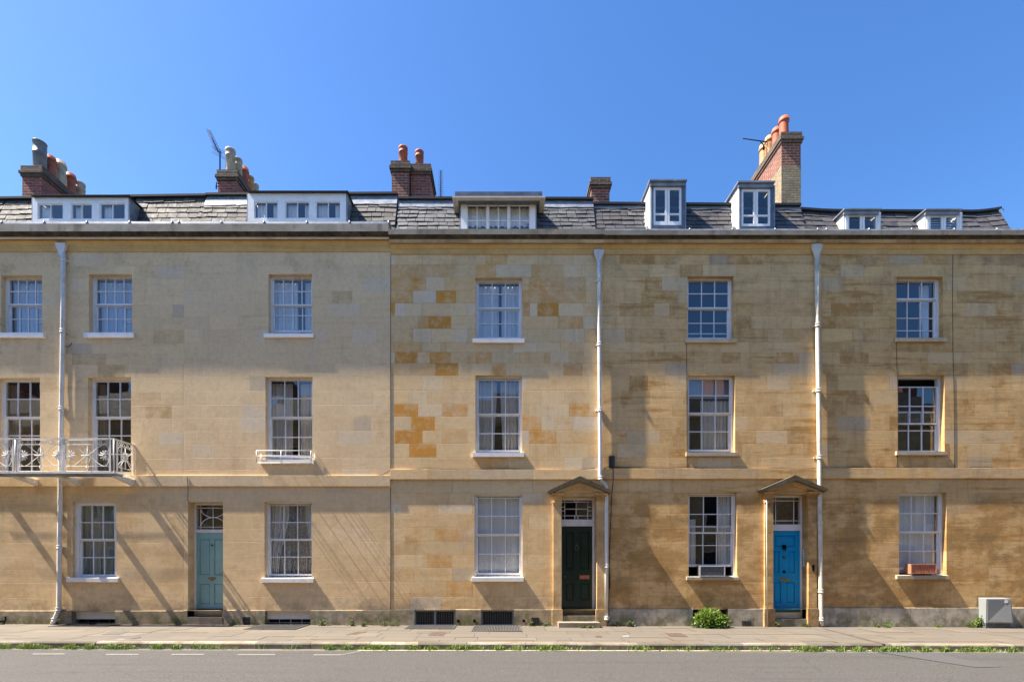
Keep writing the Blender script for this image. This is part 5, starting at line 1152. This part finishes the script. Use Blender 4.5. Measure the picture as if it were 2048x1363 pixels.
# ------------------------------------------------------------------ boot scraper, aerials, cables
mb=MB(); a=X(3,-.1); z=gb(5,-.1)
mb.tube([(a-.10,-.12,z+.12),(a-.07,-.12,z+.02),(a,-.12,z-.0),(a+.08,-.12,z+.03),(a+.13,-.12,z+.14),(a+.10,-.12,z+.20),(a+.14,-.12,z+.19)],.016,6); mb.box(a-.07,a+.10,-.128,-.112,z+.05,z+.10); mb.tube([(a+.08,-.12,z-.02),(a+.08,-.12,z+.05)],.016,6)
mb.tube([(a-.20,-.09,z+.05),(a-.12,-.12,z+.07)],.04,8); tag(mb.build('boot_scraper',M['black']),'black wrought iron boot scraper at the foot of the wall in the left corner','boot scraper')
def aerial(mast,boom0,boom1,ne,el,y,lab,edir,refl=False,r_=.011):
    mb=MB(); e=empty('tv_aerial',(X(mast[0][0],y),y,Z(mast[0][1],y)),label=lab,cat='aerial',group='television aerials on the roofs')
    mb.tube([(X(a,y),y,Z(b,y)) for a,b in mast],.018,6); mb.build('mast',M['black'],e)
    mb=MB(); A=Vector((X(boom0[0],y),y,Z(boom0[1],y))); B=Vector((X(boom1[0],y),y,Z(boom1[1],y))); mb.tube([tuple(A),tuple(B)],r_*1.25,6); mb.build('boom',M['black'],e); mb=MB()
    for i in range(ne):
        p=A+(B-A)*i/(ne-1); s=el*(.7+.3*i/(ne-1)); q=Vector(edir).normalized()*s; mb.tube([tuple(p-q),tuple(p+q)],r_*.42,4)
    if refl:
        for k in (-1,-.5,.5,1): p=B+Vector((0,0,.10*k)); q=Vector(edir).normalized()*el*1.7; mb.tube([tuple(p-q),tuple(p+q)],r_*.42,4)
    mb.build('element',M['black'],e)
aerial([(440,341),(440,303),(437,300)],(417,260),(437,305),17,.11,1.7,'tall tilted aerial on the chimney with buff pots, second chimney from the left',(1,.3,-.35),True)
aerial([(881.5,398),(881.5,388)],(881.5,341),(881.5,396),14,.085,1.3,'upright aerial on the roof right of the twin red chimneys',(1,.4,0))
aerial([(1527,300),(1527,290),(1521,283)],(1486,277),(1534,284),11,.10,2.4,'sideways aerial left of the tallest chimney',(.35,1,.65),True)
mb=MB(); mb.tube([(X(432.5,1.47),1.47,Z(378,1.47)),(X(432.5,1.47),1.47,Z(364,1.47))],.016,6)
for z_ in (366,372): mb.tube([(X(431,1.47),1.47,Z(z_,1.47)),(X(437,1.47),1.49,Z(z_,1.47))],.012,5)
mb.build('pole_bracket',M['black'],h2)
mb=MB(); c=Vector((X(2003.5,.9),.9,Z(421,.9))); mb.tube([tuple(c+Vector((-.07,0,-.07)))]+[tuple(c+Vector((.055*math.cos(t),0,.055*math.sin(t)))) for t in [3.6-k*.5 for k in range(11)]],.007,5); mb.build('ridge_hook',M['iron'],h5)
def cable(pts,lab,y=-.06,r_=.009,ys=None):
    mb=MB(); P_=[(X(a,ys[i] if ys else y),ys[i] if ys else y,Z(b,ys[i] if ys else y)) for i,(a,b) in enumerate(pts)]; Q=[]
    for i in range(len(P_)-1):
        A,B=Vector(P_[i]),Vector(P_[i+1]); n=max(2,int((B-A).length/.25))
        for k in range(n): t=k/n; p=A.lerp(B,t); Q.append((p.x,p.y,p.z-.012*math.sin(math.pi*t)*min(1,(B-A).length)*(1 if abs(B.x-A.x)>abs(B.z-A.z) else 0)))
    Q.append(P_[-1]); mb.tube(Q,r_,5); tag(mb.build('cable',M['cable']),lab,'cable','black cables along the houses')
cable([(270,951),(300,953),(374,951.5),(450,951),(560,952),(620,957),(700,955),(765,949),(781,939),(850,936.5),(1010,936.5),(1130,938),(1190,936)],'black cable running along the string course from the balcony to the middle drainpipe',ys=[-.022]*13)
cable([(1204,937),(1220,932),(1300,935),(1370,934),(1480,935.5),(1560,935),(1633,935)],'black cable running along the string course above the blue door',y=-.022)
cable([(1644,935),(1720,933.5),(1800,934),(1890,935),(1960,933),(2048,935),(2300,934)],'black cable running along the string course at the right end',y=-.022)
cable([(374,952),(374.5,960),(376,975),(375.5,1000),(380,1004),(389,1006)],'thin black cable hanging from the string course to the teal door',y=-.055,r_=.007)
cable([(1226,934),(1226.5,960),(1224,985),(1222,1030),(1219,1100),(1218,1180),(1217,1245)],'black cable hanging down beside the white drainpipe right of the green door',y=-.05,r_=.010)
cable([(1906,490),(1905,600),(1906,700),(1908,790),(1909,870),(1909,934)],'thin black cable running down the ochre wall at the right',y=-.004,r_=.0045)
cable([(1793,683),(1794,740),(1796,800),(1796,900),(1794,934)],'thin black cable running down the wall left of the rightmost windows',y=-.004,r_=.0045)
cable([(1373,684),(1373.5,800),(1374,934)],'thin black cable running down the wall left of the windows above the grey window box',y=-.004,r_=.0045)
cable([(781.5,510),(781,700),(781.5,940)],'thin dark cable in the joint between the pale and the patchwork house',y=-.004,r_=.0045)
cable([(781,975),(781.5,1100),(781,1218)],'thin rusty joint wire below the string course beside the patchwork house',y=-.004,r_=.0045)
cable([(125,700),(122,760),(127,830),(125,900),(122,1000),(121,1100),(122,1130)],'thin black cable beside the leftmost drainpipe',y=-.02,r_=.006)
mb=MB(); P_=[(138,690),(143,686),(143,692)]; mb.tube([(X(128,-.05),-.05,Z(692)),(X(134,-.05),-.05,Z(695)),(X(141,-.05),-.05,Z(692)),(X(143,-.05),-.05,Z(687))],.008,5); mb.build('wire_hook',M['black'],h1)
mb=MB()
for k in range(8): mb.tube([(X(1219.5,-.05),-.05,Z(1148+k*3.6)),(X(1219.5,-.05),-.05,Z(1150.5+k*3.6))],.017,6,smooth=False)
mb.build('cable_clamp',M['black'],h4)
# ------------------------------------------------------------------ the other side of the street (seen only in the window glass)
r=R(99); k=0
for i,x in enumerate([-42.4+5.3*q for q in range(16)]):
    hh=empty('terraced_house',(x+2.65,-15.7,0),label='stone house across the street behind the viewer, number %s from the left'%'one two three four five six seven eight nine ten eleven twelve thirteen fourteen fifteen sixteen'.split()[i],cat='house',group='houses across the street')
    H=9.6; mb=MB(); mb.box(x,x+5.3,-24,-15.7,-.3,H,skip=''); mb.box(x,x+5.3,-15.95,-15.5,H,H+.25); mb.build('wall',M['st4'] if i%2 else M['st3'],hh)
    mb=MB(); mb.prism([(-15.9,H+.26),(-16.7,H+1.75),(-24,H+2.0),(-24,H+.26)],x,x+5.3); mb.build('roof',M['slate3'],hh)
    mb=MB(); mb.box(x+2.2,x+2.8,-19,-16.9,H+1.5,H+3.6); mb.build('chimney_stack',M['brickr'],hh)
    for z0 in (.9,3.9,6.3):
        for wx in (x+1.2,x+3.3):
            mb=MB(); mb.box(wx-.05,wx+.95,-15.7,-15.66,z0-.05,z0+1.65); w_=mb.build('window',M['white'],hh); mb=MB(); mb.box(wx+.02,wx+.88,-15.66,-15.65,z0,z0+1.6); mb.build('pane',M['darker'],w_)
